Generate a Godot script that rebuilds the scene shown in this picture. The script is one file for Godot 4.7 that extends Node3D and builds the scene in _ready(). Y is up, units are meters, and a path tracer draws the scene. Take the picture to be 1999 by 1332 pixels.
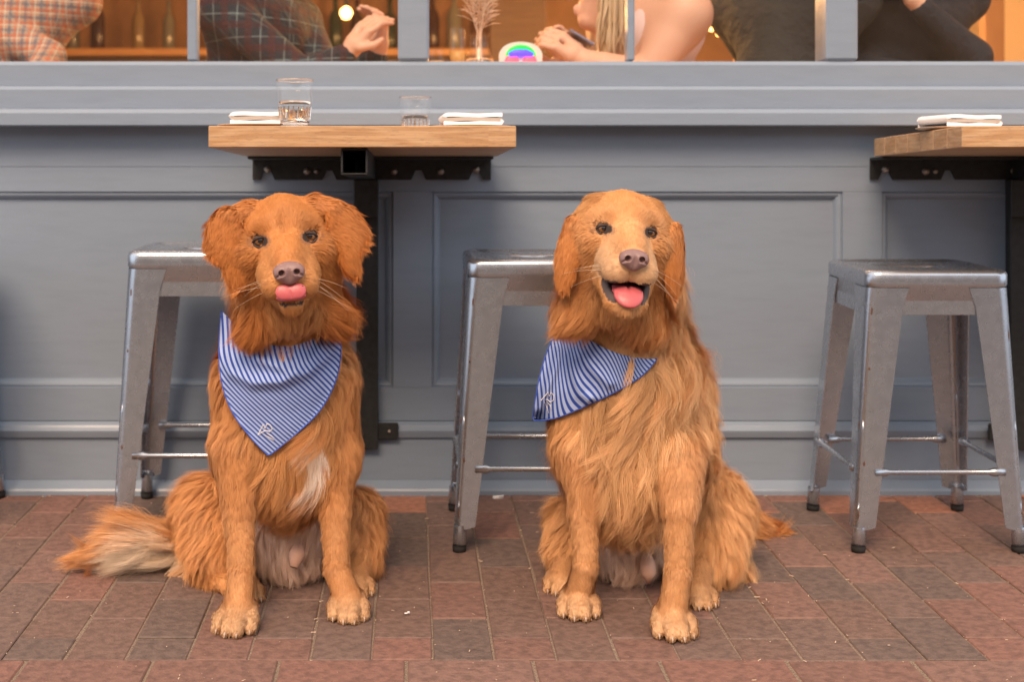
extends Node3D
# Two dogs sitting on a brick pavement in front of a grey panelled restaurant front.
# World: x to the viewer's right, y up, z out of the wall towards the street; the foot of the wall is z = 0, y = 0.

const FPX := 2776.0      # focal length in photo pixels (50 mm lens)
const EYE_Y := 0.697     # height of the lens above the foot of the wall
const EYE_Z := 3.331     # distance of the lens from the wall
const SLOPE := 0.0414    # the pavement falls away from the wall

var rng := RandomNumberGenerator.new()
var M := {}
var used_names := {}

func P(u: float, v: float, d: float) -> Vector3:
	return Vector3((u - 800.0) / FPX * d, EYE_Y + (385.0 - v) / FPX * d, EYE_Z - d)

func ground_d(v: float) -> float:
	return 2318.6 / (v - 270.0)

func ground_y(z: float) -> float:
	return -SLOPE * z

func on_ground(u: float, v: float) -> Vector3:
	var p := P(u, v, ground_d(v))
	p.y = ground_y(p.z)
	return p

func lin(r: float, g: float, b: float) -> Color:
	return Color(r, g, b).linear_to_srgb()

# ---------------------------------------------------------------- nodes
func numbered(called: String) -> String:
	var n: int = used_names.get(called, -1) + 1
	used_names[called] = n
	return called if n == 0 else "%s_%03d" % [called, n]

func tag(o: Node, label: String, category: String, group := "", kind := "") -> Node:
	if label != "": o.set_meta("label", label)
	if category != "": o.set_meta("category", category)
	if group != "": o.set_meta("group", group)
	if kind != "": o.set_meta("kind", kind)
	return o

func thing(called: String, label: String, category: String, at := Vector3.ZERO, group := "") -> Node3D:
	var o := Node3D.new()
	o.name = numbered(called)
	add_child(o)
	o.position = at
	tag(o, label, category, group)
	return o

func put(called: String, mesh: Mesh, mat: Material, parent: Node, at := Transform3D()) -> MeshInstance3D:
	var o := MeshInstance3D.new()
	o.name = numbered(called) if parent == self else called
	o.mesh = mesh
	o.material_override = mat
	o.transform = at
	parent.add_child(o, true)
	return o

func struct(called: String, mesh: Mesh, mat: Material) -> MeshInstance3D:
	var o := put(called, mesh, mat, self)
	o.set_meta("kind", "structure")
	return o

# ---------------------------------------------------------------- shapes
func begin(flat := true) -> SurfaceTool:
	var st := SurfaceTool.new()
	st.begin(Mesh.PRIMITIVE_TRIANGLES)
	st.set_smooth_group(-1 if flat else 0)
	return st

func done(st: SurfaceTool, tangents := false) -> ArrayMesh:
	st.generate_normals()
	return st.commit()

func tri(st: SurfaceTool, a: Vector3, b: Vector3, c: Vector3) -> void:
	st.add_vertex(a); st.add_vertex(b); st.add_vertex(c)

func quad(st: SurfaceTool, a: Vector3, b: Vector3, c: Vector3, d: Vector3) -> void:
	tri(st, a, b, c); tri(st, a, c, d)

# box with all edges chamfered
func bbox(st: SurfaceTool, c: Vector3, s: Vector3, bev: float, t := Transform3D()) -> void:
	var h := s * 0.5
	bev = minf(bev, minf(h.x, minf(h.y, h.z)) * 0.9)
	var pts := {}
	for sx in [-1, 1]:
		for sy in [-1, 1]:
			for sz in [-1, 1]:
				var k := Vector3(sx, sy, sz)
				var o := Vector3(sx * h.x, sy * h.y, sz * h.z)
				pts[[k, 0]] = t * (c + o - Vector3(0, sy * bev, sz * bev))
				pts[[k, 1]] = t * (c + o - Vector3(sx * bev, 0, sz * bev))
				pts[[k, 2]] = t * (c + o - Vector3(sx * bev, sy * bev, 0))
	for ax in 3:
		var b := (ax + 1) % 3
		var d := (ax + 2) % 3
		for s1 in [-1, 1]:
			var q := []
			for e in ([[-1, -1], [-1, 1], [1, 1], [1, -1]] if s1 > 0 else [[-1, -1], [1, -1], [1, 1], [-1, 1]]):
				var k := Vector3()
				k[ax] = s1; k[b] = e[0]; k[d] = e[1]
				q.append(pts[[k, ax]])
			quad(st, q[0], q[1], q[2], q[3])
		for s1 in [-1, 1]:
			for s2 in [-1, 1]:
				var q := []
				for e in [[-1, b], [1, b], [1, d], [-1, d]]:
					var k := Vector3()
					k[ax] = e[0]; k[b] = s1; k[d] = s2
					q.append(pts[[k, e[1]]])
				if s1 * s2 > 0: quad(st, q[0], q[1], q[2], q[3])
				else: quad(st, q[3], q[2], q[1], q[0])
	for sx in [-1, 1]:
		for sy in [-1, 1]:
			for sz in [-1, 1]:
				var k := Vector3(sx, sy, sz)
				if sx * sy * sz > 0: tri(st, pts[[k, 0]], pts[[k, 2]], pts[[k, 1]])
				else: tri(st, pts[[k, 0]], pts[[k, 1]], pts[[k, 2]])

func box_mesh(c: Vector3, s: Vector3, bev := 0.002, t := Transform3D()) -> ArrayMesh:
	var st := begin()
	bbox(st, c, s, bev, t)
	return done(st)

# polygon in (z, y) pushed along x
func extrude_x(st: SurfaceTool, poly: PackedVector2Array, x0: float, x1: float) -> void:
	var n := poly.size()
	for i in n:
		var a := poly[i]
		var b := poly[(i + 1) % n]
		quad(st, Vector3(x0, a.y, a.x), Vector3(x1, a.y, a.x), Vector3(x1, b.y, b.x), Vector3(x0, b.y, b.x))
	var idx := Geometry2D.triangulate_polygon(poly)
	for i in range(0, idx.size(), 3):
		for x in [x0, x1]:
			var t := [poly[idx[i]], poly[idx[i + 1]], poly[idx[i + 2]]]
			tri(st, Vector3(x, t[0].y, t[0].x), Vector3(x, t[1].y, t[1].x), Vector3(x, t[2].y, t[2].x))

# tube along points with a radius for each
func tube(st: SurfaceTool, pts: Array, rad: Array, sides := 8, caps := true, flat_axis := Vector3.ZERO, flat_k := 1.0) -> void:
	var rings := []
	var up := Vector3(0.123, 0.87, 0.31).normalized()
	for i in pts.size():
		var a: Vector3 = pts[maxi(i - 1, 0)]
		var b: Vector3 = pts[mini(i + 1, pts.size() - 1)]
		var dir := (b - a).normalized()
		var x := dir.cross(up)
		if x.length() < 0.05: x = dir.cross(Vector3.RIGHT)
		x = x.normalized()
		var y := x.cross(dir).normalized()
		up = y
		var ring := []
		for k in sides:
			var an := TAU * k / sides
			var off: Vector3 = (x * cos(an) + y * sin(an)) * float(rad[i])
			if flat_k != 1.0: off -= flat_axis * off.dot(flat_axis) * (1.0 - flat_k)
			ring.append(pts[i] + off)
		rings.append(ring)
	for i in pts.size() - 1:
		for k in sides:
			var k2 := (k + 1) % sides
			quad(st, rings[i][k], rings[i][k2], rings[i + 1][k2], rings[i + 1][k])
	if caps:
		for e in [0, pts.size() - 1]:
			for k in sides:
				tri(st, pts[e], rings[e][k], rings[e][(k + 1) % sides])

# profile of (radius, height) turned round y
func lathe(st: SurfaceTool, prof: Array, seg := 24, at := Vector3.ZERO) -> void:
	for i in prof.size() - 1:
		for k in seg:
			var a0 := TAU * k / seg
			var a1 := TAU * (k + 1) / seg
			var p: Vector2 = prof[i]
			var q: Vector2 = prof[i + 1]
			var v := [at + Vector3(p.x * cos(a0), p.y, p.x * sin(a0)), at + Vector3(p.x * cos(a1), p.y, p.x * sin(a1)), at + Vector3(q.x * cos(a1), q.y, q.x * sin(a1)), at + Vector3(q.x * cos(a0), q.y, q.x * sin(a0))]
			if p.x > 1e-6: tri(st, v[0], v[1], v[2])
			if q.x > 1e-6: tri(st, v[0], v[2], v[3])

# ---------------------------------------------------------------- materials
func mat(c: Color, rough := 0.7, metal := 0.0) -> StandardMaterial3D:
	var m := StandardMaterial3D.new()
	m.albedo_color = c
	m.roughness = rough
	m.metallic = metal
	m.cull_mode = BaseMaterial3D.CULL_DISABLED
	return m

func noise_tex(size: int, freq: float, octaves: int, seed_: int, ramp: Array, normal := false, bump := 4.0, kind := FastNoiseLite.TYPE_SIMPLEX_SMOOTH) -> NoiseTexture2D:
	var n := FastNoiseLite.new()
	n.noise_type = kind
	n.frequency = freq
	n.fractal_octaves = octaves
	n.seed = seed_
	var t := NoiseTexture2D.new()
	t.width = size
	t.height = size
	t.seamless = true
	t.noise = n
	if normal:
		t.as_normal_map = true
		t.bump_strength = bump
	elif ramp.size():
		var g := Gradient.new()
		var off := PackedFloat32Array()
		var col := PackedColorArray()
		for r in ramp:
			off.append(r[0])
			col.append(r[1])
		g.offsets = off
		g.colors = col
		t.color_ramp = g
	return t

func grey(v: float) -> Color:
	return Color(v, v, v)

func triplanar(m: StandardMaterial3D, tex: Texture2D, per_metre: float) -> StandardMaterial3D:
	m.albedo_texture = tex
	m.uv1_triplanar = true
	m.uv1_world_triplanar = true
	m.uv1_scale = Vector3.ONE * per_metre
	return m

# ================================================================ setting
func make_materials() -> void:
	# painted timber of the shop front: brush marks, faint scuffs and dust
	var paint_t := noise_tex(1024, 0.012, 5, 11, [[0.0, grey(0.97)], [0.4, grey(0.99)], [0.6, grey(1.0)], [1.0, grey(0.985)]])
	var paint_n := noise_tex(1024, 0.03, 4, 12, [], true, 2.0)
	var m := mat(lin(0.215, 0.268, 0.345), 0.36)
	triplanar(m, paint_t, 1.3)
	m.normal_enabled = true; m.normal_texture = paint_n; m.normal_scale = 0.16
	m.uv1_scale = Vector3(0.45, 2.6, 0.45)
	m.roughness_texture = noise_tex(512, 0.02, 4, 13, [[0.0, grey(0.8)], [1.0, grey(1.0)]])
	M.paint = m
	# pavers: five fired clays under one grimy, gritty skin
	var brick_t := noise_tex(1024, 0.022, 8, 21, [[0.0, Color(0.74, 0.74, 0.74)], [0.40, Color(0.89, 0.88, 0.87)], [0.55, Color(0.94, 0.93, 0.92)], [0.70, Color(1.0, 0.99, 0.98)], [1.0, Color(0.90, 0.89, 0.88)]])
	var brick_n := noise_tex(1024, 0.05, 6, 22, [], true, 5.0)
	M.bricks = []
	for c in [[0.182, 0.113, 0.093], [0.208, 0.115, 0.093], [0.230, 0.120, 0.096], [0.176, 0.116, 0.099], [0.150, 0.106, 0.092], [0.400, 0.180, 0.118], [0.222, 0.130, 0.106]]:
		var b := mat(lin(c[0], c[1], c[2]), 0.72)
		triplanar(b, brick_t, 1.7)
		b.uv1_offset = Vector3(M.bricks.size() * 0.37, M.bricks.size() * 0.61, M.bricks.size() * 0.23)
		b.normal_enabled = true; b.normal_texture = brick_n; b.normal_scale = 0.55
		M.bricks.append(b)
	var sand := mat(lin(0.37, 0.275, 0.205), 0.95)
	triplanar(sand, noise_tex(512, 0.08, 4, 23, [[0.0, grey(0.35)], [0.45, grey(0.8)], [1.0, grey(1.0)]]), 6.0)
	sand.normal_enabled = true; sand.normal_texture = brick_n; sand.normal_scale = 1.2
	M.sand = sand
	var street := mat(lin(0.13, 0.10, 0.09), 0.85)
	triplanar(street, brick_t, 0.8)
	M.street = street
	# galvanised sheet, rust bloom
	var steel := mat(lin(0.46, 0.505, 0.58), 0.29, 0.88)
	triplanar(steel, noise_tex(1024, 0.016, 5, 31, [[0.0, Color(0.93, 0.93, 0.93)], [0.4, Color(0.975, 0.975, 0.975)], [0.7, Color(1, 1, 1)], [0.88, Color(0.98, 0.97, 0.96)], [1.0, Color(0.90, 0.88, 0.86)]]), 2.2)
	steel.roughness_texture = noise_tex(512, 0.03, 4, 32, [[0.0, grey(0.85)], [1.0, grey(1.0)]])
	steel.normal_enabled = true; steel.normal_texture = noise_tex(512, 0.008, 3, 33, [], true, 1.2); steel.normal_scale = 0.04
	M.steel = steel
	M.rust = triplanar(mat(lin(0.22, 0.085, 0.035), 0.9), noise_tex(256, 0.08, 4, 34, [[0.0, grey(0.4)], [1.0, grey(1.0)]]), 9.0)
	M.rubber = mat(lin(0.022, 0.022, 0.024), 0.8)
	M.black_steel = triplanar(mat(lin(0.020, 0.021, 0.022), 0.55, 0.1), noise_tex(512, 0.03, 5, 35, [[0.0, grey(0.6)], [0.6, grey(0.9)], [1.0, grey(1.0)]]), 3.0)
	M.bolt = mat(lin(0.36, 0.31, 0.27), 0.5, 0.8)
	# beech tops: grain drawn along x
	var wood := mat(lin(0.66, 0.40, 0.205), 0.45)
	var gn := FastNoiseLite.new()
	gn.seed = 5; gn.frequency = 0.012; gn.fractal_octaves = 4
	var fine := FastNoiseLite.new()
	fine.seed = 6; fine.frequency = 0.05; fine.fractal_octaves = 3
	var im := Image.create(1024, 512, false, Image.FORMAT_RGB8)
	for y in 512:
		for x in 1024:
			var w := gn.get_noise_2d(x * 0.10, y * 1.0) * 60.0
			var ring := 0.5 + 0.5 * sin((y + w) * 0.16)
			var v := 0.90 + 0.06 * ring + 0.09 * fine.get_noise_2d(x * 0.06, y * 2.2)
			if fine.get_noise_2d(x * 0.35 + 900.0, y * 3.5) > 0.33: v -= 0.08
			v = clampf(v, 0.0, 1.0)
			im.set_pixel(x, y, Color(v, v * (0.93 + 0.05 * ring), v * (0.84 + 0.1 * ring)))
	M.wood_tex = ImageTexture.create_from_image(im)
	wood.albedo_texture = M.wood_tex
	wood.uv1_triplanar = true
	wood.uv1_scale = Vector3(1.6, 3.2, 3.2)
	M.wood = wood
	var linen := mat(lin(0.80, 0.79, 0.80), 0.85)
	linen.normal_enabled = true; linen.normal_texture = noise_tex(256, 0.15, 2, 41, [], true, 3.0); linen.normal_scale = 0.3
	linen.uv1_triplanar = true; linen.uv1_scale = Vector3.ONE * 20.0
	M.linen = linen
	var g := StandardMaterial3D.new()
	g.albedo_color = Color(1, 1, 1, 0.0)
	g.transparency = BaseMaterial3D.TRANSPARENCY_ALPHA
	g.refraction_enabled = true
	g.refraction_scale = 0.05
	g.roughness = 0.0
	M.glass = g
	var p := StandardMaterial3D.new()
	p.albedo_color = Color(0.95, 0.97, 0.96, 0.003)
	p.transparency = BaseMaterial3D.TRANSPARENCY_ALPHA
	p.roughness = 0.02
	p.metallic_specular = 0.42
	M.pane = p
	var tg: StandardMaterial3D = p.duplicate()
	tg.albedo_color = Color(0.95, 0.97, 0.96, 0.01)
	tg.metallic_specular = 0.7
	M.thin_glass = tg

func yv(v: float, z := 0.0) -> float:
	return EYE_Y + (385.0 - v) * (EYE_Z - z) / FPX

func xu(u: float, z := 0.0) -> float:
	return (u - 800.0) * (EYE_Z - z) / FPX

const X0 := -2.6
const X1 := 3.0

func poly(pts: Array) -> PackedVector2Array:
	var a := PackedVector2Array()
	for p in pts: a.append(Vector2(p[0], p[1]))
	return a

func band(called: String, pts: Array, parent: Node, x0 := X0, x1 := X1) -> MeshInstance3D:
	var st := begin()
	extrude_x(st, poly(pts), x0, x1)
	return put(called, done(st), M.paint, parent)

func build_front() -> void:
	var f := thing("restaurant_front", "grey painted timber restaurant front with panels below wide windows", "shopfront")
	# base: shoe, board, cap
	band("base_shoe", [[-0.10, -0.06], [0.009, -0.06], [0.009, yv(958)], [0.006, yv(954)], [-0.0135, yv(938, -0.01)], [-0.10, yv(938, -0.01)]], f)
	band("base_board", [[-0.10, yv(938, -0.01) + 0.0005], [-0.014, yv(938, -0.01) + 0.0005], [-0.014, yv(854, -0.014)], [-0.10, yv(854, -0.014)]], f)
	band("base_cap", [[-0.10, yv(854, -0.014) + 0.0005], [-0.006, yv(854, -0.014) + 0.0005], [-0.003, yv(848)], [-0.001, yv(842)], [-0.007, yv(836)], [-0.010, yv(832)], [-0.0215, yv(823, -0.02)], [-0.10, yv(822, -0.02)]], f)
	var z0 := -0.022
	var yb := yv(822, -0.02) + 0.0005
	var yl := yv(757, z0)
	var yt := yv(374, z0)
	var ys := yv(246, z0)
	band("bottom_rail", [[-0.10, yb], [z0, yb], [z0, yl], [-0.10, yl]], f)
	band("top_rail", [[-0.10, yt], [z0, yt], [z0, ys], [-0.10, ys]], f)
	# stiles between three recessed panels
	var panels := [[X0 + 0.05, xu(768, z0)], [xu(843, z0), xu(1645, z0)], [xu(1721, z0), X1 - 0.05]]
	var stiles := [[X0, panels[0][0]], [panels[0][1], panels[1][0]], [panels[1][1], panels[2][0]], [panels[2][1], X1]]
	for s in stiles:
		var st := begin()
		extrude_x(st, poly([[-0.10, yl + 0.0005], [z0 + 0.0004, yl + 0.0005], [z0 + 0.0004, yt - 0.0005], [-0.10, yt - 0.0005]]), s[0], s[1])
		put("stile", done(st), M.paint, f)
	for p in panels:
		# the field and, mitred round it, a stepped bead: quirk, ovolo, fillet
		var prof := [[0.0, z0], [0.002, z0 - 0.006], [0.005, z0 - 0.0045], [0.009, z0 - 0.0055], [0.014, z0 - 0.010], [0.019, z0 - 0.0185], [0.022, z0 - 0.019]]
		var st := begin()
		var x0: float = p[0]
		var x1: float = p[1]
		for i in prof.size() - 1:
			var a: Array = prof[i]
			var b: Array = prof[i + 1]
			var ca := [Vector3(x0 + a[0], yl + a[0], a[1]), Vector3(x1 - a[0], yl + a[0], a[1]), Vector3(x1 - a[0], yt - a[0], a[1]), Vector3(x0 + a[0], yt - a[0], a[1])]
			var cb := [Vector3(x0 + b[0], yl + b[0], b[1]), Vector3(x1 - b[0], yl + b[0], b[1]), Vector3(x1 - b[0], yt - b[0], b[1]), Vector3(x0 + b[0], yt - b[0], b[1])]
			for k in 4:
				var k2 := (k + 1) % 4
				quad(st, ca[k], cb[k], cb[k2], ca[k2])
		put("panel_bead", done(st), M.paint, f)
		var b := 0.022
		put("panel", box_mesh(Vector3((x0 + x1) / 2, (yl + yt) / 2, z0 - 0.019 - 0.02), Vector3(x1 - x0 - 2 * b + 0.002, yt - yl - 2 * b + 0.002, 0.04), 0.0005), M.paint, f)
	# seam in the frieze, a lap joint of two boards
	band("frieze_lap", [[z0 - 0.002, yv(325, z0)], [z0 + 0.0012, yv(325, z0)], [z0 + 0.0012, ys - 0.001], [z0 - 0.002, ys - 0.001]], f)
	# sill in three weathered steps
	band("sill", [[-0.12, ys], [0.050, yv(246, 0.05)], [0.053, yv(244, 0.05)], [0.053, yv(221, 0.05)], [0.047, yv(214, 0.045)], [0.0245, yv(214, 0.045) + 0.004], [-0.12, yv(214, 0.045) + 0.004]], f)
	var y2 := yv(214, 0.045) + 0.0045
	band("apron", [[-0.12, y2], [0.024, y2], [0.024, yv(175, 0.024)], [0.018, yv(169, 0.018)], [0.001, yv(169, 0.018) + 0.003], [-0.12, yv(169, 0.018) + 0.003]], f)
	var y3 := yv(169, 0.018) + 0.0035
	var y4 := yv(127)
	band("window_rail", [[-0.12, y3], [0.0, y3], [0.0, y4], [-0.006, yv(120, -0.006)], [-0.024, yv(120, -0.006) + 0.001], [-0.12, yv(120, -0.006) + 0.001]], f)
	var yw := yv(120, -0.006) + 0.0015
	var top := 2.25
	# window posts (wide) and glazing bars (thin)
	var cuts := [[-2.6, -2.53], [xu(365), xu(384)], [xu(777), xu(838)], [xu(1226), xu(1240)], [xu(1613), xu(1675)], [xu(2062), xu(2078)], [2.93, 3.0]]
	for i in cuts.size():
		var c: Array = cuts[i]
		var wide: bool = c[1] - c[0] > 0.04
		var st := begin()
		bbox(st, Vector3((c[0] + c[1]) / 2, (yw + top) / 2, -0.050 if wide else -0.032), Vector3(c[1] - c[0], top - yw, 0.10 if wide else 0.05), 0.006 if wide else 0.004)
		put("window_post" if wide else "glazing_bar", done(st), M.paint, f)
		if i < cuts.size() - 1:
			var n: Array = cuts[i + 1]
			var w := MeshInstance3D.new()
			put("window_pane", box_mesh(Vector3((c[1] + n[0]) / 2, (yw + top) / 2, -0.034), Vector3(n[0] - c[1] + 0.008, top - yw + 0.006, 0.0002), 0.00005), M.pane, f)
			w.free()
	band("window_head", [[-0.12, top], [0.0, top], [0.0, 2.6], [-0.12, 2.6]], f)
	band("upper_wall", [[-0.16, 2.6005], [0.01, 2.6005], [0.01, 4.2], [-0.16, 4.2]], f)

func build_pavement() -> void:
	# bedding sand and street as one tilted sheet each
	var tilt := Transform3D(Basis(Vector3.RIGHT, atan(SLOPE)), Vector3.ZERO)
	struct("street", box_mesh(Vector3(0.2, -0.075, 20.0), Vector3(60, 0.10, 40.0), 0.001, Transform3D(Basis(), Vector3(0, -0.04, 1.3))), M.street)
	var bed := struct("pavement", box_mesh(Vector3(0.2, -0.0328, 0.66), Vector3(5.6, 0.06, 1.5), 0.001), M.sand)
	bed.transform = tilt
	rng.seed = 77
	var w := 0.0988      # paver width with its joint
	var l := 0.199
	var meshes := []
	for i in 5:
		var st := begin()
		var s := Vector3(w - 0.0026 - 0.0006 * (i % 3), 0.05, l - 0.0026 - 0.0007 * (i % 2))
		bbox(st, Vector3(0, -0.025, 0), s, 0.0016 + 0.0003 * i)
		meshes.append(done(st))
	var half := []
	for i in 2:
		var st := begin()
		bbox(st, Vector3(0, -0.025, 0), Vector3(w - 0.003, 0.05, l / 2 - 0.003), 0.002)
		half.append(done(st))
	var z_end := EYE_Z - ground_d(1289)     # the stretcher row starts here
	z_end = z_end / cos(atan(SLOPE))
	var x_first := (725.5 - 800.0) / FPX * ground_d(1289)
	var count := 0
	for c in range(-16, 20):
		var x := x_first + (c + 0.5) * w
		if x < -1.62 or x > 2.02: continue
		var z := z_end
		var odd := posmod(c, 2) == 1
		var row := 0
		while z > 0.0:
			var len := l / 2 if (row == 0 and not odd) else l
			var zc := z - len / 2
			if zc + len / 2 < 0.02: break
			var me: ArrayMesh = half[row % 2] if len < l * 0.7 else meshes[rng.randi() % 5]
			var pick := rng.randf()
			var near_wall := zc < 0.16
			var k := 0
			if near_wall and pick < 0.6: k = [5, 2, 5, 6][rng.randi() % 4]
			else: k = [0, 1, 2, 3, 4, 1, 0, 3, 6, 4, 0][rng.randi() % 11]
			var t := Transform3D(Basis(Vector3.UP, rng.randf_range(-0.006, 0.006)) * Basis(Vector3.RIGHT, rng.randf_range(-0.004, 0.004)) * Basis(Vector3.BACK, rng.randf_range(-0.006, 0.006)), Vector3(x + rng.randf_range(-0.0008, 0.0008), rng.randf_range(-0.0015, 0.0012), zc))
			put("brick", me, M.bricks[k], bed, t)
			count += 1
			z -= len
			row += 1
	# stretcher course along the front
	var x2 := -1.62
	while x2 < 2.02:
		for r in 2:
			var k: int = [2, 1, 6, 2, 1, 0][rng.randi() % 6]
			var t := Transform3D(Basis(Vector3.UP, PI / 2 + rng.randf_range(-0.005, 0.005)), Vector3(x2 + l / 2 + (0.06 if r == 1 else 0.0), rng.randf_range(-0.001, 0.001), z_end + w * (r + 0.5)))
			put("brick", meshes[rng.randi() % 5], M.bricks[k], bed, t)
			count += 1
		x2 += l + 0.003
	# grit and chaff lying in the joints and on the bricks
	var chip := begin()
	for i in 800:
		var p := Vector3(rng.randf_range(-1.0, 1.5), 0, rng.randf_range(0.01, 1.15))
		if rng.randf() < 0.45:
			var c := roundf((p.x - x_first) / w)
			p.x = x_first + c * w + rng.randf_range(-0.004, 0.004)
		if i % 5 == 0: p.z = rng.randf_range(0.012, 0.03)
		p.y = 0.0015
		var s := rng.randf_range(0.0006, 0.0019)
		var long := 1.0 if rng.randf() < 0.75 else rng.randf_range(3.0, 6.0)
		bbox(chip, Vector3.ZERO, Vector3(s * long, s * 0.6, s * 0.9), s * 0.2, tilt * Transform3D(Basis(Vector3.UP, rng.randf() * TAU), p))
	var grit := put("grit", done(chip), mat(lin(0.62, 0.47, 0.34), 0.9), self)
	tag(grit, "pale grit and chaff scattered over the brick pavement", "grit", "", "stuff")
	# two scraps of paper
	for s in [[972, 975, 0.014, "small white scrap of paper by the foot of the grey wall"], [795, 1203, 0.006, "thin white paper shred lying on the open brick between the dogs"]]:
		var at := on_ground(s[0], s[1])
		var st := begin()
		bbox(st, Vector3(0, 0.0045, 0), Vector3(s[2] * 1.7, 0.006 if s[1] < 1000 else 0.002, s[2] * 0.7), 0.001, Transform3D(Basis(Vector3.UP, 0.3), Vector3.ZERO))
		bbox(st, Vector3(s[2] * 0.7, 0.006, 0.001), Vector3(s[2] * 0.8, 0.003, s[2] * 0.5), 0.001, Transform3D(Basis(Vector3.UP, -0.4) * Basis(Vector3.BACK, 0.2), Vector3(0, 0.0, 0)))
		var o := put("paper_scrap", done(st), M.linen, self, Transform3D(Basis(), at))
		tag(o, s[3], "litter")

# ================================================================ bar stools
func rounded_square(half: float, r: float, seg := 5) -> Array:
	var out := []
	for q in 4:
		var c := Vector2([half - r, -half + r, -half + r, half - r][q], [half - r, half - r, -half + r, -half + r][q])
		for i in seg + 1:
			var a := PI / 2 * (q + float(i) / seg)
			out.append(c + Vector2(cos(a), sin(a)) * r)
	return out

func loft(st: SurfaceTool, rings: Array) -> void:
	for i in rings.size() - 1:
		var n: int = rings[i].size()
		for k in n:
			var k2 := (k + 1) % n
			quad(st, rings[i][k], rings[i][k2], rings[i + 1][k2], rings[i + 1][k])

const SEAT_H := 0.580
const SEAT_HALF := 0.146
const FOOT_HALF := 0.174

func leg_corner(y: float, sx: int, sz: int) -> Vector3:
	var t := 1.0 - y / (SEAT_H - 0.03)
	var h := lerpf(SEAT_HALF - 0.002, FOOT_HALF, t)
	return Vector3(sx * h, y, sz * h)

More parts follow.
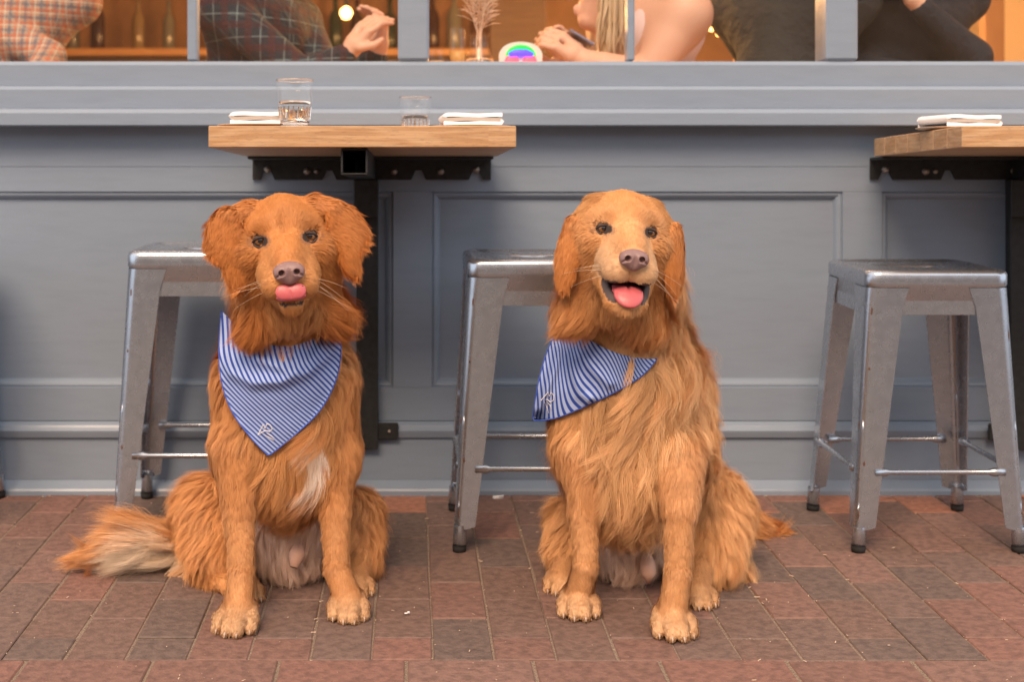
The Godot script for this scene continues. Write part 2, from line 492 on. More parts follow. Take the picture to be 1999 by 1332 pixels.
func make_stool(label: String) -> Node3D:
	var o := thing("bar_stool", label, "stool", Vector3.ZERO, "metal bar stools along the front")
	# seat: pressed sheet with a rolled rim, dished top and apron
	var st := begin(false)
	var rings := []
	for r in [[0.006, -0.034, 0.024], [0.003, -0.031, 0.026], [0.003, -0.004, 0.028], [0.0, 0.0, 0.03], [0.0, 0.004, 0.03], [0.0, 0.021, 0.03], [0.002, 0.027, 0.03], [0.007, 0.0305, 0.028], [0.013, 0.031, 0.026], [0.018, 0.0295, 0.024], [0.022, 0.0265, 0.022], [0.06, 0.0255, 0.02]]:
		var ring := []
		for p in rounded_square(SEAT_HALF - r[0], r[2]):
			ring.append(Vector3(p.x, SEAT_H - 0.031 + r[1], p.y))
		rings.append(ring)
	loft(st, rings)
	# top sheet round the hand slot
	var slot := []
	for p in rounded_square(1.0, 1.0):
		slot.append(Vector3(p.x * 0.034, SEAT_H - 0.031 + 0.0255, p.y * 0.011))
	var outer: Array = rings[rings.size() - 1]
	loft(st, [outer, slot])
	var lip := []
	for p in slot: lip.append(p * Vector3(0.96, 1, 0.9) - Vector3(0, 0.008, 0))
	loft(st, [slot, lip])
	put("seat", done(st), M.steel, o)
	var base_y := 0.0
	for sx in [-1, 1]:
		for sz in [-1, 1]:
			var lst := begin(false)
			var secs := []
			var isecs := []
			var ist := begin(false)
			for y in [SEAT_H - 0.036, SEAT_H - 0.075, SEAT_H - 0.14, 0.30, 0.20, 0.10, 0.052, 0.047]:
				var c := leg_corner(y, sx, sz)
				var t: float = 1.0 - y / (SEAT_H - 0.036)
				var w := lerpf(0.076, 0.037, t)
				if y > SEAT_H - 0.05: w = 0.084
				var r := lerpf(0.026, 0.013, t)
				if y < 0.05: w = 0.024; r = 0.011
				var ring := []
				# outer skin: flange end, corner arc, flange end; then back along the inside
				var pts := [Vector2(-w, 0)]
				for i in 7:
					var a := PI / 2 * (1.0 - i / 6.0)
					pts.append(Vector2(-r + r * cos(a), -r + r * sin(a)))
				pts.append(Vector2(0, -w))
				for p in pts: ring.append(Vector2(p))
				var th := 0.0022
				var inner := [Vector2(-th, -w)]
				for i in 7:
					var a := PI / 2 * (i / 6.0)
					inner.append(Vector2(-r + (r - th) * cos(a), -r + (r - th) * sin(a)))
				inner.append(Vector2(-w, -th))
				inner.reverse()
				var r3 := []
				for p in ring: r3.append(c + Vector3(sx * p.x, 0, sz * p.y))
				secs.append(r3)
				var r4 := []
				for p in inner: r4.append(c + Vector3(sx * p.x, 0, sz * p.y))
				isecs.append(r4)
			for i in secs.size() - 1:
				var sg := -1 if i == secs.size() - 2 else 0
				lst.set_smooth_group(sg)
				ist.set_smooth_group(sg)
				for k in secs[i].size() - 1:
					quad(lst, secs[i][k], secs[i][k + 1], secs[i + 1][k + 1], secs[i + 1][k])
					quad(ist, isecs[i][k], isecs[i][k + 1], isecs[i + 1][k + 1], isecs[i + 1][k])
				lst.set_smooth_group(-1)
				var z: int = secs[i].size() - 1
				for e in [0, z]:
					quad(lst, secs[i][e], isecs[i][e], isecs[i + 1][e], secs[i + 1][e])
			var leg := put("leg", done(lst), M.steel, o)
			put("leg_inside", done(ist), M.steel, leg)
			# pressed groove down the corner, standing proud as a bead
			var dirn := Vector3(sx, 0, sz).normalized()
			var g := begin(false)
			var gp := []
			var gr := []
			for i in 9:
				var y := lerpf(0.085, 0.275, i / 8.0)
				var c := leg_corner(y, sx, sz)
				var tt: float = 1.0 - y / (SEAT_H - 0.036)
				var rr := lerpf(0.026, 0.013, tt)
				gp.append(c - dirn * rr * (sqrt(2.0) - 1.0) - dirn * 0.0012)
				gr.append(0.0042 if i > 0 and i < 8 else 0.0015)
			tube(g, gp, gr, 8, true, dirn, 0.6)
			put("leg_bead", done(g), M.steel, leg)
			# rust patches eaten into the corner
			rng.seed = 900 + sx * 3 + sz
			for i in 7:
				var y := rng.randf_range(0.07, 0.30) if rng.randf() < 0.8 else rng.randf_range(0.3, SEAT_H - 0.08)
				var c := leg_corner(y, sx, sz)
				var tt: float = 1.0 - y / (SEAT_H - 0.036)
				var rr := lerpf(0.026, 0.013, tt)
				var side := rng.randf_range(-0.45, 0.45)
				var a := PI / 4 + side
				var q := c + Vector3(sx * (-rr + rr * cos(a)), 0, sz * (-rr + rr * sin(a)))
				var nn := Vector3(sx * cos(a), 0, sz * sin(a))
				var h := rng.randf_range(0.003, 0.012)
				var pts := []
				var rad := []
				for k in 5:
					pts.append(q + Vector3(-sx * 0.1 * 0.0, (k - 2) * h * 0.5, 0) + (leg_corner(y + (k - 2) * h * 0.5, sx, sz) - c) * Vector3(1, 0, 1))
					rad.append([0.0004, 0.0016, 0.0022, 0.0015, 0.0004][k] * rng.randf_range(0.6, 1.2))
				var rs := begin(false)
				tube(rs, pts, rad, 6, true, nn, 0.25)
				put("rust_patch", done(rs), M.rust, leg)
			var ft := begin(false)
			var fc := leg_corner(0.02, sx, sz) - Vector3(sx, 0, sz) * 0.0125
			tube(ft, [fc + Vector3(0, 0.034, 0), fc + Vector3(0, 0.032, 0), fc + Vector3(sx * 0.001, -0.006, sz * 0.001)], [0.0125, 0.0132, 0.0135], 14)
			put("foot_sleeve", done(ft), M.steel, leg)
			var cp := begin(false)
			tube(cp, [fc + Vector3(sx * 0.001, -0.0062, sz * 0.001), fc + Vector3(sx * 0.0013, -0.0100, sz * 0.0013), fc + Vector3(sx * 0.0015, -0.0200, sz * 0.0015)], [0.0142, 0.0145, 0.0135], 14)
			put("rubber_foot", done(cp), M.rubber, leg)
	# apron strips between the leg tops
	for e in [[0, 1], [0, -1], [1, 0], [-1, 0]]:
		var ast := begin()
		var off := SEAT_HALF - 0.0042
		bbox(ast, Vector3(e[0] * off, SEAT_H - 0.031 - 0.034 - 0.012, e[1] * off), Vector3(0.0016 if e[0] != 0 else 0.158, 0.030, 0.0016 if e[1] != 0 else 0.158), 0.0004)
		put("apron_strip", done(ast), M.steel, o)
	# foot rails with flattened ends
	for e in [[-1, -1, 1, -1], [-1, 1, 1, 1], [-1, -1, -1, 1], [1, -1, 1, 1]]:
		var a := leg_corner(0.165, e[0], e[1]) - Vector3(e[0], 0, e[1]) * 0.006
		var b := leg_corner(0.165, e[2], e[3]) - Vector3(e[2], 0, e[3]) * 0.006
		var d := (b - a).normalized()
		a += d * 0.028
		b -= d * 0.028
		var rst := begin(false)
		tube(rst, [a, a + d * 0.022, a + d * 0.032, b - d * 0.032, b - d * 0.022, b], [0.0095, 0.0095, 0.0056, 0.0056, 0.0095, 0.0095], 10)
		put("foot_rail", done(rst), M.steel, o)
	# crossed braces under the seat
	for e in [1, -1]:
		var a := leg_corner(SEAT_H - 0.085, -1, -e) * Vector3(0.90, 1, 0.90)
		var b := leg_corner(SEAT_H - 0.085, 1, e) * Vector3(0.90, 1, 0.90)
		var m := (a + b) / 2 + Vector3(0, 0.004 * e, 0)
		var bst := begin(false)
		tube(bst, [a, m, b], [0.005, 0.005, 0.005], 8)
		put("cross_brace", done(bst), M.steel, o)
	return o

func build_stools() -> void:
	var first := make_stool("galvanised metal bar stool behind the dog with its tongue on its nose")
	var tilt := Basis(Vector3.RIGHT, atan(SLOPE))
	var spots := [
		[-0.448, 0.190, 1.030, ""],
		[0.262, 0.300, 1.016, "galvanised metal bar stool behind the dog with the open mouth"],
		[1.066, 0.300, 0.978, "galvanised metal bar stool standing clear of the dogs in front of the narrow panel"],
		[-1.116, 0.185, 1.03, "galvanised metal bar stool next to the stool behind the tongue-licking dog"],
	]
	for i in spots.size():
		var s: Array = spots[i]
		var o := first if i == 0 else first.duplicate() as Node3D
		if i > 0:
			o.name = numbered("bar_stool")
			add_child(o)
			o.set_meta("label", s[3])
		o.transform = Transform3D(tilt * Basis().scaled(Vector3(1, s[2], 1)), Vector3(s[0], ground_y(s[1]) + 0.0004, s[1]))

# ================================================================ wall tables
func make_table(label: String, at: Transform3D, ax: float, post_w: float, tab_side: int) -> Node3D:
	# origin: the middle of the front edge's top, at the wall plane below the sill
	var o := thing("wall_table", label, "table", Vector3.ZERO, "wooden tables fixed to the wall")
	o.transform = at
	var w := 0.579
	var depth := 0.60
	var th := 0.0405
	# top: glued staves
	var n := 7
	for i in n:
		var z0 := 0.07 + depth * i / n
		var z1 := 0.07 + depth * (i + 1) / n
		var t := Transform3D(Basis(), Vector3(0, -th / 2, (z0 + z1) / 2))
		var stv := put("stave", box_mesh(Vector3.ZERO, Vector3(w, th, z1 - z0 - 0.0003), 0.0016), M.wood_staves[i % M.wood_staves.size()], o, t)
	# arm: square tube, open at the front
	var a := begin()
	var aw := 0.0255
	var ti := 0.0215
	var ya := -th - 0.0008 - aw
	for s in [[ax, ya + aw - 0.002, 2 * aw, 0.004], [ax, ya - aw + 0.002, 2 * aw, 0.004]]:
		bbox(a, Vector3(s[0], s[1], 0.33), Vector3(s[2], s[3], 0.64), 0.0012)
	for s in [-1, 1]:
		bbox(a, Vector3(ax + s * (aw - 0.002), ya, 0.33), Vector3(0.004, 2 * aw - 0.0084, 0.64), 0.0006)
	put("arm", done(a), M.black_steel, o)
	# post down the wall with its foot tab
	put("post", box_mesh(Vector3(ax + 0.006, ya - aw - 0.001 - 0.315, 0.012), Vector3(post_w, 0.63, 0.034), 0.002), M.black_steel, o)
	put("post_collar", box_mesh(Vector3(ax + 0.004, ya - aw - 0.045, 0.036), Vector3(post_w + 0.006, 0.088, 0.022), 0.002), M.black_steel, o)
	var tab := put("foot_tab", box_mesh(Vector3(ax + 0.006 + tab_side * (post_w / 2 + 0.022), ya - aw - 0.590, 0.0185), Vector3(0.050, 0.040, 0.007), 0.0025), M.black_steel, o)
	var sc := begin(false)
	lathe(sc, [Vector2(0, 0.0045), Vector2(0.003, 0.004), Vector2(0.0042, 0.0015), Vector2(0.0042, 0)], 10)
	put("screw", done(sc), M.bolt, tab, Transform3D(Basis(Vector3.RIGHT, PI / 2), Vector3(ax + 0.006 + tab_side * (post_w / 2 + 0.026), ya - aw - 0.590, 0.0225)))
	# notched wall bar and its bolts
	var bw := 0.560
	var prof := PackedVector2Array()
	var y0 := 0.0
	var hgt := 0.052
	var notch := [-0.245, -0.10, 0.11, 0.245]
	prof.append(Vector2(-bw / 2, 0))
	prof.append(Vector2(-bw / 2, -hgt))
	for x in notch:
		prof.append(Vector2(x - 0.017, -hgt)); prof.append(Vector2(x - 0.007, -0.030)); prof.append(Vector2(x + 0.007, -0.030)); prof.append(Vector2(x + 0.017, -hgt))
	prof.append(Vector2(bw / 2, -hgt))
	prof.append(Vector2(bw / 2, 0))
	var bst := begin()
	var yb := -th - 0.001
	var zb := [-0.0045, 0.0035]
	for i in prof.size():
		var p := prof[i]
		var q := prof[(i + 1) % prof.size()]
		quad(bst, Vector3(p.x, yb + p.y, zb[0]), Vector3(p.x, yb + p.y, zb[1]), Vector3(q.x, yb + q.y, zb[1]), Vector3(q.x, yb + q.y, zb[0]))
	var ix := Geometry2D.triangulate_polygon(prof)
	for i in range(0, ix.size(), 3):
		for z in zb:
			tri(bst, Vector3(prof[ix[i]].x, yb + prof[ix[i]].y, z), Vector3(prof[ix[i + 1]].x, yb + prof[ix[i + 1]].y, z), Vector3(prof[ix[i + 2]].x, yb + prof[ix[i + 2]].y, z))
	# flange that carries the top
	bbox(bst, Vector3(0, yb - 0.003, 0.055), Vector3(bw, 0.006, 0.10), 0.0008)
	var bar := put("wall_bar", done(bst), M.black_steel, o)
	var bl := begin(false)
	lathe(bl, [Vector2(0, 0.007), Vector2(0.004, 0.0066), Vector2(0.0066, 0.004), Vector2(0.0072, 0.0), Vector2(0.0086, -0.0005), Vector2(0.0086, -0.003)], 14)
	var bm := done(bl)
	for x in [-0.245, -0.152, -0.13, 0.052, 0.162, 0.245]:
		put("bolt", bm, M.bolt, bar, Transform3D(Basis(Vector3.RIGHT, PI / 2), Vector3(x, yb - 0.028 - (0.004 if absf(x) < 0.2 else 0.0), 0.0055)).scaled_local(Vector3.ONE * (0.72 if x == -0.13 else 1.0)))
	return o

func folded_napkin(label: String, at: Vector3, turn: float, wide: float) -> void:
	# one cloth folded in three: a strip that turns back on itself
	var st := begin(false)
	var n := 76
	var top := []
	var path := []
	var layers := 3
	for i in n:
		var t := float(i) / (n - 1) * layers
		var k := int(minf(floor(t), layers - 1))
		var f := t - k
		var dirn := 1.0 if k % 2 == 0 else -1.0
		var x := (f - 0.5) * wide * dirn
		var y := 0.0082 * k + 0.0045
		var e := absf(f - 0.5) * 2.0
		y += (0.0041 * smoothstep(0.86, 1.0, e)) * (1.0 if f > 0.5 else -1.0) * (1.0 if (k > 0 or f > 0.5) and (k < layers - 1 or f < 0.5) else 0.0)
		x *= 1.0 - 0.035 * smoothstep(0.9, 1.0, e)
		y += 0.0008 * sin(x * 70.0 + k * 2.1)
		path.append(Vector2(x, y))
	for i in n:
		var d: Vector2 = (path[mini(i + 1, n - 1)] - path[maxi(i - 1, 0)]).normalized()
		var nn := Vector2(-d.y, d.x) * 0.0037
		top.append([path[i] + nn, path[i] - nn])
	var zs := [-0.045, -0.0425, 0.0425, 0.045]
	for i in n - 1:
		for s in 2:
			for j in 3:
				var a: Vector2 = top[i][s]
				var b: Vector2 = top[i + 1][s]
				quad(st, Vector3(a.x, a.y, zs[j]), Vector3(b.x, b.y, zs[j]), Vector3(b.x, b.y, zs[j + 1]), Vector3(a.x, a.y, zs[j + 1]))
		for z in [zs[0], zs[3]]:
			quad(st, Vector3(top[i][0].x, top[i][0].y, z), Vector3(top[i + 1][0].x, top[i + 1][0].y, z), Vector3(top[i + 1][1].x, top[i + 1][1].y, z), Vector3(top[i][1].x, top[i][1].y, z))
	var o := put("napkin", done(st), M.linen, self, Transform3D(Basis(Vector3.UP, turn), at))
	tag(o, label, "napkin", "folded napkins on the tables")

func small_plate(label: String, at: Vector3) -> void:
	var st := begin(false)
	lathe(st, [Vector2(0, 0), Vector2(0.045, 0), Vector2(0.062, 0.002), Vector2(0.080, 0.0048), Vector2(0.081, 0.006), Vector2(0.079, 0.0062), Vector2(0.060, 0.0038), Vector2(0.0, 0.003)], 40)
	tag(put("side_plate", done(st), M.plate, self, Transform3D(Basis(), at)), label, "plate", "plates under the napkins")

func tumbler(label: String, at: Vector3, r: float, h: float, water: float) -> void:
	var o := thing("drinking_glass", label, "glass", at, "water glasses on the table")
	var st := begin(false)
	var t := 0.0022
	var step := h * 0.50
	# outside up, then inside down; the lower half is fluted below a shoulder
	var prof := [Vector2(r * 0.80, 0.0125), Vector2(r * 0.82, 0.014), Vector2(r * 0.88, step - 0.006), Vector2(r * 0.93, step - 0.001), Vector2(r * 0.95, step + 0.002), Vector2(r, h - 0.002)]
	lathe(st, prof, 40)
	put("bowl", done(st), M.thin_glass, o)
	var rim := begin(false)
	var rp := []
	var rr0 := []
	for i in 41:
		rp.append(Vector3(r * cos(TAU * i / 40), h - 0.002, r * sin(TAU * i / 40)))
		rr0.append(0.0011)
	tube(rim, rp, rr0, 8, false)
	put("rim", done(rim), M.glass, o)
	var bs := begin(false)
	lathe(bs, [Vector2(0, 0.0005), Vector2(r * 0.74, 0.0), Vector2(r * 0.79, 0.002), Vector2(r * 0.80, 0.0118), Vector2(r * 0.70, 0.0122), Vector2(0, 0.0095)], 40)
	put("base", done(bs), M.glass, o)
	for i in 20:
		var an := TAU * i / 20
		var fl := begin(false)
		tube(fl, [Vector3(cos(an), 0, sin(an)) * r * 0.815 + Vector3(0, 0.014, 0), Vector3(cos(an), 0, sin(an)) * r * 0.875 + Vector3(0, step - 0.008, 0)], [0.0016, 0.0012], 6)
		put("flute", done(fl), M.glass, o)
	if water > 0.0:
		var ws := begin(false)
		var y := h * water
		var rr := lerpf(r * 0.95 - t, r - t, clampf((y - step) / (h - step), 0, 1)) if y > step else r * 0.85 - t
		lathe(ws, [Vector2(0, 0.0128), Vector2(r * 0.6, 0.0128), Vector2(r * 0.79 - t - 0.0004, 0.0134), Vector2(r * 0.88 - t - 0.0004, minf(step - 0.008, y)), Vector2(rr - 0.0004, y), Vector2(0, y)], 40)
		put("water", done(ws), M.water, o)

func build_tables() -> void:
	M.wood_staves = []
	for i in 4:
		var m: StandardMaterial3D = M.wood.duplicate()
		var k: float = [1.0, 0.96, 0.985, 0.94][i]
		m.albedo_color = lin(0.575 * k, 0.385 * k, 0.235 * k)
		m.uv1_offset = Vector3(0.31 * i, 0.17 * i, 0.43 * i)
		M.wood_staves.append(m)
	M.plate = mat(lin(0.72, 0.56, 0.42), 0.35)
	var w := StandardMaterial3D.new()
	w.albedo_color = Color(1, 1, 1, 0.0)
	w.transparency = BaseMaterial3D.TRANSPARENCY_ALPHA
	w.refraction_enabled = true
	w.refraction_scale = 0.033
	w.roughness = 0.0
	M.water = w
	var d := 2.661
	var ytop := EYE_Y + (385.0 - 245.0) / FPX * d
	var cx := ((404 + 1010) / 2.0 - 800.0) / FPX * d
	var zw := -0.0165
	make_table("pale wooden wall table set with two water glasses above the black square tube", Transform3D(Basis(), Vector3(cx, ytop, zw)), -0.016, 0.051, 1)
	var turn := Basis(Vector3.UP, -0.05)
	var fl := P(1885, 243, d)
	var c2 := fl - turn * Vector3(-0.2895, 0, 0.67)
	make_table("pale wooden wall table with one folded napkin and no glass", Transform3D(turn, Vector3(c2.x, ytop, zw + 0.012)), 0.07, 0.085, -1)
	var yt := ytop + 0.0012
	small_plate("small plate under the napkin beside the tall water glass", Vector3((505 - 800.0) / FPX * 2.80, yt, EYE_Z - 2.80))
	folded_napkin("white folded napkin half hidden by the tall water glass", Vector3((520 - 800.0) / FPX * 2.80, yt + 0.0052, EYE_Z - 2.80), 0.0, 0.135)
	tumbler("tall tumbler of water at the table's front edge", Vector3((576 - 800.0) / FPX * 2.72, yt, EYE_Z - 2.72), 0.0352, 0.090, 0.52)
	tumbler("short tumbler of water set back on the table", Vector3((811 - 800.0) / FPX * 3.08, yt, EYE_Z - 3.08), 0.0345, 0.082, 0.50)
	small_plate("small plate under the napkin beside the short water glass", Vector3((920 - 800.0) / FPX * 2.84, yt, EYE_Z - 2.84))
	folded_napkin("white folded napkin standing free beside the short water glass", Vector3((919 - 800.0) / FPX * 2.84, yt + 0.0052, EYE_Z - 2.84), 0.06, 0.12)
	small_plate("small plate under the napkin on the table without glasses", Vector3((1868 - 800.0) / FPX * 2.90, yt, EYE_Z - 2.90))
	folded_napkin("white folded napkin on the table without glasses", Vector3((1872 - 800.0) / FPX * 2.90, yt + 0.0052, EYE_Z - 2.90), 0.3, 0.135)

# ================================================================ solid modelling: rounded bones joined smoothly, meshed as surface nets
class Bone:
	var kind := 0            # 0 tapered capsule, 1 ellipsoid, 2 capsule cut away, 3 ellipsoid cut away
	var a: Vector3
	var b: Vector3
	var ra: float
	var rb: float
	var k: float
	var ax: Basis            # rows: the ellipsoid's axes
	var rad: Vector3
	var comb: Vector3        # which way the hair lies
	var coat: Array          # [length, colour, lift, density]

class Hide:
	var v := PackedVector3Array()
	var n := PackedVector3Array()
	var c := PackedColorArray()
	var ix := PackedInt32Array()
	var comb := PackedVector3Array()
	var coat := PackedVector3Array()   # length, lift, clumps for this vertex
	var area := PackedFloat32Array()

func cap(list: Array, a: Vector3, b: Vector3, ra: float, rb: float, k: float, comb := Vector3.DOWN, coat := [0.03, Color(0.6, 0.3, 0.1), 0.35, 1.0]) -> Bone:
	var o := Bone.new()
	o.a = a; o.b = b; o.ra = ra; o.rb = rb; o.k = k; o.comb = comb; o.coat = coat
	list.append(o)
	return o

func blob(list: Array, c: Vector3, axes: Basis, rad: Vector3, k: float, comb := Vector3.DOWN, coat := [0.03, Color(0.6, 0.3, 0.1), 0.35, 1.0]) -> Bone:
	var o := Bone.new()
	o.kind = 1
	o.a = c; o.ax = axes.transposed(); o.rad = rad; o.k = k; o.comb = comb; o.coat = coat
	list.append(o)
	return o

func dist(o: Bone, p: Vector3) -> float:
	if o.kind == 0 or o.kind == 2:
		var ba := o.b - o.a
		var l := ba.length_squared()
		var h := clampf((p - o.a).dot(ba) / l, 0.0, 1.0) if l > 1e-12 else 0.0
		return (p - o.a - ba * h).length() - lerpf(o.ra, o.rb, h)
	var q := (o.ax * (p - o.a)) / o.rad
	var k0 := q.length()
	if k0 < 1e-5: return -minf(o.rad.x, minf(o.rad.y, o.rad.z))
	return k0 * (k0 - 1.0) / (q / o.rad).length()

func field(list: Array, p: Vector3) -> float:
	var f := 1.0
	for o: Bone in list:
		var d := dist(o, p)
		var k := o.k
		if o.kind >= 2:
			var m := maxf(f, -d)
			var h := maxf(k - absf(f + d), 0.0) / k
			f = m + h * h * k * 0.25
		else:
			var h := maxf(k - absf(f - d), 0.0) / k
			f = minf(f, d) - h * h * k * 0.25
	return f

# lo, hi: what of the body this grid covers
func mesh_into(skin: Hide, list: Array, cell: float, lo: Vector3, hi: Vector3) -> Vector2i:
	var nx := int((hi.x - lo.x) / cell) + 2
	var ny := int((hi.y - lo.y) / cell) + 2
	var nz := int((hi.z - lo.z) / cell) + 2
	var f := PackedFloat32Array()
	f.resize(nx * ny * nz)
	f.fill(1.0)
	for o: Bone in list:
		var k := o.k
		var bl: Vector3
		var bh: Vector3
		var pad := k + cell * 2.5
		if o.kind == 0 or o.kind == 2:
			var r := maxf(o.ra, o.rb) + pad
			bl = o.a.min(o.b) - Vector3.ONE * r
			bh = o.a.max(o.b) + Vector3.ONE * r
		else:
			var w := o.ax.transposed()
			var e := Vector3(absf(w.x.x) * o.rad.x + absf(w.y.x) * o.rad.y + absf(w.z.x) * o.rad.z, absf(w.x.y) * o.rad.x + absf(w.y.y) * o.rad.y + absf(w.z.y) * o.rad.z, absf(w.x.z) * o.rad.x + absf(w.y.z) * o.rad.y + absf(w.z.z) * o.rad.z) + Vector3.ONE * pad
			bl = o.a - e
			bh = o.a + e
		var x0 := maxi(0, int((bl.x - lo.x) / cell)); var x1 := mini(nx, int((bh.x - lo.x) / cell) + 2)
		var y0 := maxi(0, int((bl.y - lo.y) / cell)); var y1 := mini(ny, int((bh.y - lo.y) / cell) + 2)
		var z0 := maxi(0, int((bl.z - lo.z) / cell)); var z1 := mini(nz, int((bh.z - lo.z) / cell) + 2)
		var ball := o.kind == 1 or o.kind == 3
		var cut := o.kind >= 2
		var a := o.a
		var ba := o.b - o.a
		var il := 1.0 / maxf(ba.length_squared(), 1e-12)
		var ra := o.ra
		var dr := o.rb - o.ra
		var ax := o.ax
		var rad := o.rad
		for z in range(z0, z1):
			for y in range(y0, y1):
				var i := (z * ny + y) * nx + x0
				var p := Vector3(lo.x + x0 * cell, lo.y + y * cell, lo.z + z * cell) - a
				for x in range(x0, x1):
					var d: float
					if ball:
						var q := (ax * p) / rad
						var k0 := q.length()
						d = k0 * (k0 - 1.0) / maxf((q / rad).length(), 1e-6)
					else:
						var h := clampf(p.dot(ba) * il, 0.0, 1.0)
						d = (p - ba * h).length() - ra - dr * h
					var v := f[i]
					if cut:
						var h2 := k - absf(v + d)
						v = maxf(v, -d)
						if h2 > 0.0: v += h2 * h2 / k * 0.25
					else:
						var h2 := k - absf(v - d)
						v = minf(v, d)
						if h2 > 0.0: v -= h2 * h2 / k * 0.25
					f[i] = v
					i += 1
					p.x += cell
	var map := PackedInt32Array()
	map.resize(f.size())
	map.fill(-1)
	var first := skin.v.size()
	var sy := nx
	var sz := nx * ny
	var lim := cell * 2.0
	var cells := PackedInt32Array()
	for z in nz - 1:
		for y in ny - 1:
			var i := (z * ny + y) * nx - 1
			for x in nx - 1:
				i += 1
				var f0 := f[i]
				if f0 > lim or f0 < -lim: continue
				var f1 := f[i + 1]; var f2 := f[i + sy]; var f3 := f[i + sy + 1]
				var f4 := f[i + sz]; var f5 := f[i + sz + 1]; var f6 := f[i + sz + sy]; var f7 := f[i + sz + sy + 1]
				var neg := int(f0 < 0) + int(f1 < 0) + int(f2 < 0) + int(f3 < 0) + int(f4 < 0) + int(f5 < 0) + int(f6 < 0) + int(f7 < 0)
				if neg == 0 or neg == 8: continue
				var s := Vector3.ZERO
				var c := 0.0
				if (f0 < 0) != (f1 < 0): s += Vector3(f0 / (f0 - f1), 0, 0); c += 1
				if (f2 < 0) != (f3 < 0): s += Vector3(f2 / (f2 - f3), 1, 0); c += 1
				if (f4 < 0) != (f5 < 0): s += Vector3(f4 / (f4 - f5), 0, 1); c += 1
				if (f6 < 0) != (f7 < 0): s += Vector3(f6 / (f6 - f7), 1, 1); c += 1
				if (f0 < 0) != (f2 < 0): s += Vector3(0, f0 / (f0 - f2), 0); c += 1
				if (f1 < 0) != (f3 < 0): s += Vector3(1, f1 / (f1 - f3), 0); c += 1
				if (f4 < 0) != (f6 < 0): s += Vector3(0, f4 / (f4 - f6), 1); c += 1
				if (f5 < 0) != (f7 < 0): s += Vector3(1, f5 / (f5 - f7), 1); c += 1
				if (f0 < 0) != (f4 < 0): s += Vector3(0, 0, f0 / (f0 - f4)); c += 1
				if (f1 < 0) != (f5 < 0): s += Vector3(1, 0, f1 / (f1 - f5)); c += 1
				if (f2 < 0) != (f6 < 0): s += Vector3(0, 1, f2 / (f2 - f6)); c += 1
				if (f3 < 0) != (f7 < 0): s += Vector3(1, 1, f3 / (f3 - f7)); c += 1
				s /= c
				map[i] = skin.v.size()
				cells.append(i)
				skin.v.append(lo + Vector3(x, y, z) * cell + s * cell)
				skin.n.append(Vector3(f1 - f0 + f3 - f2 + f5 - f4 + f7 - f6, f2 - f0 + f3 - f1 + f6 - f4 + f7 - f5, f4 - f0 + f5 - f1 + f6 - f2 + f7 - f3).normalized())
	for i in cells:
		var a0 := f[i] < 0
		if (f[i + 1] < 0) != a0: _face(skin, map, i, i - sy, i - sy - sz, i - sz, a0)
		if (f[i + sy] < 0) != a0: _face(skin, map, i, i - sz, i - sz - 1, i - 1, a0)
		if (f[i + sz] < 0) != a0: _face(skin, map, i, i - 1, i - 1 - sy, i - sy, a0)
	return Vector2i(first, skin.v.size())

func _face(skin: Hide, map: PackedInt32Array, i: int, j: int, k: int, l: int, inside: bool) -> void:
	if j < 0 or k < 0 or l < 0: return
	var a := map[i]; var b := map[j]; var c := map[k]; var d := map[l]
	if a < 0 or b < 0 or c < 0 or d < 0: return
	if inside:
		skin.ix.append_array(PackedInt32Array([a, c, b, a, d, c]))
	else:
		skin.ix.append_array(PackedInt32Array([a, b, c, a, c, d]))

func groom(skin: Hide, list: Array, span: Vector2i, cell: float) -> void:
	skin.c.resize(skin.v.size())
	skin.comb.resize(skin.v.size())
	skin.coat.resize(skin.v.size())
	skin.area.resize(skin.v.size())
	for i in range(span.x, span.y):
		var p := skin.v[i]
		var ws := 0.0
		var cb := Vector3.ZERO
		var ct := Vector3.ZERO
		var cl := Vector3.ZERO
		for o: Bone in list:
			if o.kind >= 2: continue
			var d := dist(o, p)
			if d > 0.05: continue
			d = maxf(d, 0.0) + 0.004
			var w := 1.0 / (d * d * d)
			ws += w
			cb += o.comb * w
			var c: Color = o.coat[1]
			cl += Vector3(c.r, c.g, c.b) * w
			ct += Vector3(o.coat[0], o.coat[2], o.coat[3]) * w
		if ws > 0.0:
			cl /= ws
			skin.comb[i] = cb / ws
			skin.coat[i] = ct / ws
			skin.c[i] = Color(cl.x, cl.y, cl.z)
		skin.area[i] = cell * cell

func skin_mesh(skin: Hide, base: Vector3) -> ArrayMesh:
	var ar := []
	ar.resize(Mesh.ARRAY_MAX)
	var v := PackedVector3Array()
	v.resize(skin.v.size())
	for i in v.size(): v[i] = skin.v[i] - base
	ar[Mesh.ARRAY_VERTEX] = v
	ar[Mesh.ARRAY_NORMAL] = skin.n
	if skin.c.size() == v.size(): ar[Mesh.ARRAY_COLOR] = skin.c
	ar[Mesh.ARRAY_INDEX] = skin.ix
	var m := ArrayMesh.new()
	m.add_surface_from_arrays(Mesh.PRIMITIVE_TRIANGLES, ar)
	return m

